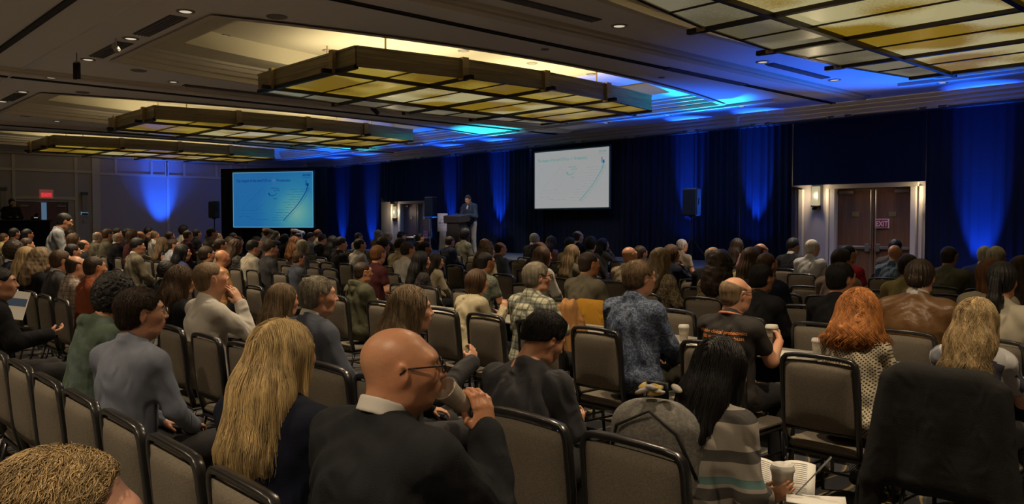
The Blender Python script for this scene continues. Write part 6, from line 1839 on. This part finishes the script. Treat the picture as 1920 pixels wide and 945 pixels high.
recB = (bald, BJ, BHM, None)
def head_world(rec, q): 
    bpy.context.view_layer.update(); return rec[0].matrix_world @ (rec[2] @ Vector(q))
hp = hand_point(recB, 'R', .085, .05)
mouth = head_world(recB, (0, .108, -.055))
dirc = (Vector(hp) - Vector(mouth)); dirc.z = -abs(dirc.z) - .02
base = Vector(mouth) + dirc.normalized() * .118
rc = paper_cup(tuple(base), 'white paper cup the bald man is drinking from', lid=False)
rc.scale = (.92, .92, .95); rc.rotation_euler = (Vector(mouth) - base).to_track_quat('Z', 'Y').to_euler()

tr_ = [q for q in PEOPLE if q[0] == tee][0]
ht = hand_point((tr_[0], tr_[1], None, None), 'R', .085, .045)
paper_cup((ht[0], ht[1], ht[2] - .06), 'lidded paper cup held up by man in printed tee')
# cup, fork and booklet of the woman in the striped sweater
recS = (stw, SJ, SHM, None)
hs_ = hand_point(recS, 'R', .075, .045)
paper_cup((hs_[0], hs_[1], hs_[2] - .04), 'lidded paper coffee cup held at the bottom right')
fk = MB(); F0 = hand_point(recS, 'R', .10, .02)
def bar(mb, a, b, w, t): mb.tube([a, b], [w, t], 6)
fx = Vector((F0[0] + .035, F0[1] + .01, F0[2] - .01)); fd = Vector((.42, .32, .62)).normalized()
fr_ = empty('fork', tuple(fx)); fr_.rotation_euler = fd.to_track_quat('Z', 'Y').to_euler(); tag(fr_, 'metal fork pointing up beside the lidded coffee cup', 'fork')
mb = MB(); mb.rbox((0, 0, .05), (.009, .003, .13), .001); mb.rbox((0, 0, .130), (.020, .003, .03), .001); mb.build('handle', M_STEEL, fr_)
mb = MB()
for i in range(4): mb.rbox((-.0083 + i * .0055, 0, .163), (.0030, .0022, .042), .0008)
tag(mb.build('tines', M_STEEL, fr_))
def booklet(loc, rz, label, w=.15, d=.215, tilt=0.0):
    r = empty('booklet', loc, rz); r.rotation_euler = (tilt, 0, rz); tag(r, label, 'booklet')
    for s_ in (-1, 1):
        V = []; n_ = 8
        for t_ in (0, .006):
            for j in (0, 1):
                for i in range(n_ + 1):
                    u = i / n_; V.append((s_ * u * w, (j - .5) * d, t_ + .030 * math.sin(u * 2.6) * (1 - .3 * u)))
        F_ = []; k = 2 * (n_ + 1)
        for i in range(n_):
            F_.append((i, i + 1, i + n_ + 2, i + n_ + 1)); F_.append((k + i, k + i + n_ + 1, k + i + n_ + 2, k + i + 1)); F_.append((i, k + i, k + i + 1, i + 1)); F_.append((i + n_ + 1, i + n_ + 2, k + i + n_ + 2, k + i + n_ + 1))
        F_.append((0, n_ + 1, k + n_ + 1, k)); F_.append((n_, k + n_, k + 2 * n_ + 1, 2 * n_ + 1))
        MB().add(V, F_).build('page', M_PAPER, r, True)
        tx = MB()
        for L_ in range(17):
            y = .09 - L_ * .0112; rr = random.Random(L_ + (3 if s_ > 0 else 50)); e_ = .12 if rr.random() > .2 else .07
            pts = [(s_ * u, y) for u in np.linspace(.016, e_, 7)]
            for a, b in zip(pts[:-1], pts[1:]):
                za, zb_ = [.0066 + .030 * math.sin(abs(q[0]) / w * 2.6) * (1 - .3 * abs(q[0]) / w) for q in (a, b)]
                tx.add([(a[0], y - .0018, za), (b[0], y - .0018, zb_), (b[0], y + .0018, zb_), (a[0], y + .0018, za)], [(0, 1, 2, 3)])
        tx.build('printed_lines', mat('ink_grey', (.28, .28, .28), .8), r)
    return r
pb = on_y(1452, 905, 2.92)
booklet((float(pb[0]), 2.92, float(pb[2])), .45, 'open white booklet on the lap of striped sweater woman', tilt=.45)
pb = on_y(1530, 940, 2.75)
sheet(tuple(map(float, pb)), .20, .12, 'corner of white paper under the hand with the fork', .5)
# brochure of the man at the left edge
pb = on_y(28, 572, 1.80); r = empty('brochure', tuple(map(float, pb)), .9); r.rotation_euler = (1.15, .12, .95); tag(r, 'white brochure with blue band held at the left edge', 'brochure')
MB().rbox((0, 0, 0), (.215, .28, .005), .002).build('cover', M_PAPER, r)
MB().rbox((0, .03, .004), (.195, .075, .002), .0005).build('blue_band', mat('brochure_blue', (.02, .07, .22), .5), r)
# phone of the young man looking down
rc_ = [q for q in PEOPLE if q[0]['label'].startswith('young man with black hair')][0]
pb = on_y(1060, 803, 2.80); r = empty('smartphone', tuple(map(float, pb))); r.rotation_euler = (.9, .1, .3); tag(r, 'smartphone with lit screen held by the young man', 'phone')
MB().rbox((0, 0, 0), (.072, .148, .008), .003).build('phone_body', M_DARK, r)
MB().rbox((0, 0, .0045), (.066, .138, .001), .0004).build('phone_screen', lamp_emit('phone_glow', (.25, .4, .75), .45), r)

# ---------------- print and lanyard on the dark tee
from mathutils.bvhtree import BVHTree
me_ = _t_tee = [c for c in tee.children if c.name.startswith('t_shirt')][0]
bv = BVHTree.FromPolygons([v.co for v in me_.data.vertices], [p_.vertices for p_ in me_.data.polygons])
pm = mat('print_orange', (.60, .20, .05), .7)
def wrap_text(body, size, z, parent):
    t = text_mesh(body, size, 'CENTER', 0, True)
    import bmesh
    bm = bmesh.new(); bm.from_mesh(t); bmesh.ops.triangulate(bm, faces=bm.faces[:]); bmesh.ops.subdivide_edges(bm, edges=[e for e in bm.edges if e.calc_length() > .012], cuts=1); bm.to_mesh(t); bm.free()
    for v in t.vertices:
        x, zz = v.co.x, v.co.y + z
        h = bv.ray_cast(Vector((x, -1, zz)), Vector((0, 1, 0)))
        v.co = Vector((x, (h[0].y if h[0] else -.2) - .004, zz))
    return link('shirt_print', t, parent, pm)
for i, tx_ in enumerate(('Making clinical proteomics', '100 times more robust', 'and 10 times faster')): wrap_text(tx_, .033, 1.0 - i * .037, me_)
tJ = [q for q in PEOPLE if q[0] == tee][0][1]
ly = MB(); c0 = Vector(tJ['neck'])
ly.tube([(c0.x + .075 * math.cos(a), c0.y - .004 + .070 * math.sin(a), c0.z + .018 - .022 * math.sin(a)) for a in np.linspace(0, 2 * math.pi, 25)], .011, 8, False)
ly.build('lanyard', mat('lanyard_orange', (.50, .10, .035), .6, var=(60, (.55, .25, .15), .6)), tee, True)

# ---------------- garments and bag on the chairs
def garment(X, r, label, m, jacket=True, w=.30, drop=.42, seed=1, side=True):
    s = SDF(); y0 = -.30
    s.cap((-w * .62, y0 - .012, .925), (w * .62, y0 - .012, .925), .030, .030, .03)
    for t in np.linspace(0, 1, 14):
        z = .90 - t * (drop + .04); s.cap((-(w * (.72 + .22 * t)), y0 - .022 - .02 * t, z), (w * (.72 + .22 * t), y0 - .022 - .02 * t, z), .036, .036, .05, sc=(1, 1.0, .9))
    if side:
        for e in (-1, 1):
            s.cap((e * w * .86, y0 - .0, .86), (e * w * 1.08, y0 - .05, .86 - drop * 1.02), .055, .062, .04, sc=(1, .9, 1)); s.cap((e * w * 1.08, y0 - .05, .86 - drop * 1.02), (e * w * 1.1, y0 - .06, .80 - drop * 1.2), .060, .052, .02)
    s.disp = lambda x, y, z: .007 * np.sin(x * 24 + 2 * nz(x, y, z, 5, seed)) * np.clip((.80 - z) * 3, 0, 1) + .002 * nz(x, y, z, 30, seed + 3)
    V, F_ = s.mesh(.0085)
    o = link('draped_jacket', np_mesh('garment', V, F_), None, m); o.location = (X, ROWS[r] + .30, 0)
    return tag(o, label, 'jacket')
garment(-1.57, 4, 'dark grey suit jacket hung over a chair back at right', cloth('hung_jacket', (.017, .017, .017), fold=.3), w=.30, drop=.52)
pg = on_y(1110, 565, ROWS[5]); empty_chair(float(pg[0]), 5); garment(float(pg[0]), 5, 'mustard yellow jacket slung over chair beside floral shirt', cloth('mustard', (.40, .20, .02)), w=.20, drop=.30, seed=5, side=False)
pg = on_y(1066, 540, 5.05)
s = SDF(); s.cap((0, 0, 1.02), (0, .03, .62), .085, .13, .05, sc=(.8, 1, 1)); s.cap((-.02, .02, 1.00), (.10, .06, .80), .05, .07, .04); s.disp = lambda x, y, z: .010 * np.sin(x * 60 + y * 40 + 3 * nz(x, y, z, 9, 4))
V, F_ = s.mesh(.009); cg = link('draped_coat', np_mesh('coat_m', V, F_), None, cloth('caramel_coat', TC['caramel'])); cg.location = (float(pg[0]), 5.05, -.06)
tag(cg, 'caramel brown coat bundled beside the plaid shirted man', 'coat')
# backpack
pk = on_y(1232, 800, 2.44); r = empty('backpack', (float(pk[0]), 2.44, .425), .12); tag(r, 'grey backpack with black straps behind striped sweater woman', 'backpack')
GB = cloth('pack_grey', (.17, .165, .15), 'mottle', (.23, .22, .20), .25)
hh = float(on_y(1222, 752, 2.44)[2]) - .425; r.scale = (1.25, 1, 1)
s = SDF(); [s.cap((e * .065, .0, .10), (e * .060, .01, hh - .10), .105, .095, .06, sc=(1, 1.05, 1)) for e in (-1, 0, 1)]; s.ell((0, -.02, .10), (.16, .12, .10), .05); s.disp = lambda x, y, z: .004 * nz(x, y, z, 30, 2)
V, F_ = s.mesh(.007); link('pack_body', np_mesh('pack_m', V, F_), r, GB)
s = SDF(); s.ell((0, -.115, hh * .33), (.125, .050, hh * .27), .02); s.disp = lambda x, y, z: .003 * nz(x, y, z, 40, 5); V, F_ = s.mesh(.006); link('front_pocket', np_mesh('pocket_m', V, F_), r, GB)
mb = MB(); mb.tube([(-.10, -.13, hh * .52), (0, -.15, hh * .56), (.10, -.13, hh * .52), (.135, -.10, hh * .30)], .006, 6); mb.build('zip', M_DARK, r, True)
mb = MB(); mb.tube([(-.14, -.06, hh * .60), (-.09, -.10, hh * .86), (.02, -.10, hh * .98), (.10, -.08, hh * .86), (.15, -.05, hh * .60)], .006, 6); mb.build('zip', M_DARK, r, True)
mb = MB(); mb.tube([(-.03, 0, hh * 1.03), (-.03, 0, hh * 1.12), (.03, 0, hh * 1.12), (.03, 0, hh * 1.03)], .009, 8); mb.build('carry_handle', M_DARK, r, True)
for e in (-1, 1):
    mb = MB(); mb.tube([(e * .07, .08, hh * 1.0), (e * .09, .16, hh * .85), (e * .10, .17, hh * .5), (e * .10, .11, hh * .15)], .016, 8); mb.build('shoulder_strap', M_DARK, r, True)
s = SDF(); rr = random.Random(4)
for i in range(9): s.ell((rr.uniform(-.05, .07), rr.uniform(-.06, .02), hh * 1.06 + rr.uniform(0, .03)), (.030, .014, .010), .004, rz=rr.uniform(0, 3), ry=rr.uniform(-.5, .5))
V, F_ = s.mesh(.004); link('scarf', np_mesh('scarf_m', V, F_), r, mat('scarf_print', (.35, .35, .42), .7, var=(45, (.40, .28, .03), .25)))

# ---------------- presenter, standing men, technician and desk
kw_white = cloth('trousers_pale', (.36, .35, .36))
pp = on_y(874, 367, 14.42)
prs = person('presenter in navy blazer and pale trousers leaning at the lectern', (float(pp[0]) + .03, 14.55, .80), float(pp[2]) + 0, top='jacket', tc=cloth('blazer_navy', (.030, .045, .085)), pants=kw_white, hair='short', hc='d', skin=2, armR='lectern', armL='lectern', pitch=22, lean=8, rz=math.pi + .25, stand=True, vx=.012, yaw=12)
s = SDF(); s.ell((0, .135, 1.33), (.040, .032, .13), .01); V, F_ = s.mesh(.008); link('shirt_front', np_mesh('front_m', V, F_), prs[0], mat('collar_white'))
pp = at_depth(92, 401, 13.7)
person('standing man in light grey shirt bending over the audience', (float(pp[0]), float(pp[1]), 0), float(pp[2]), top='shirt', tc=cloth('shirt_pale_grey', (.26, .28, .30)), hair='short', hc='k', skin=2, armR='tend', armL='tend', pitch=18, lean=16, stand=True, vx=.011, yaw=0, rz=-.2)
RZ_ = .72
rs_ = empty('control_riser', (-28.7, 4.4, 0)); tag(rs_, 'low black riser behind the control desk at far left', 'riser')
MB().rbox((0, 0, RZ_ - .03), (2.0, 4.4, .06), .01).build('deck', M_DARK, rs_); MB().box((0, 0, RZ_ / 2 - .03), (1.9, 4.3, RZ_ - .06)).build('skirt', M_DRAPE, rs_)
dk = empty('control_desk', (-27.2, 4.35, 0)); tag(dk, 'tall black draped control desk at the far left', 'desk')
zt_ = float(on_x(60, 412, -26.9)[2])
MB().rbox((0, 0, zt_ - .02), (.75, 4.1, .04), .01).build('desk_top', M_DARK, dk)
MB().box((0, 0, (zt_ - .04) / 2), (.68, 4.0, zt_ - .04)).build('black_cloth', M_DRAPE, dk)
pp = on_x(21, 373, -28.6)
person('technician in black with a cap standing behind the black desk', (-28.6, float(pp[1]), RZ_), float(pp[2]), top='knit', tc='black' and cloth('cloth_black2', (.012, .012, .013)), hair='short', hc='k', skin=2, armR='fold', armL='fold', stand=True, vx=.013, rz=-math.pi / 2 + .1, bulk=1.1, pitch=15)
pq = on_x(66, 408, -27.1); lm = empty('desk_lamp', (-27.1, float(pq[1]), zt_)); tag(lm, 'small black device with white light on the control desk', 'device')
MB().rbox((0, 0, .05), (.16, .20, .10), .02).build('housing', M_DARK, lm); MB().tube([(0, 0, .09), (0, .06, .18)], .045, 12).build('head', M_DARK, lm, True); MB().rbox((.085, 0, .06), (.01, .10, .02), .002).build('light_strip', lamp_emit('strip', (.8, .85, .9), .4), lm)
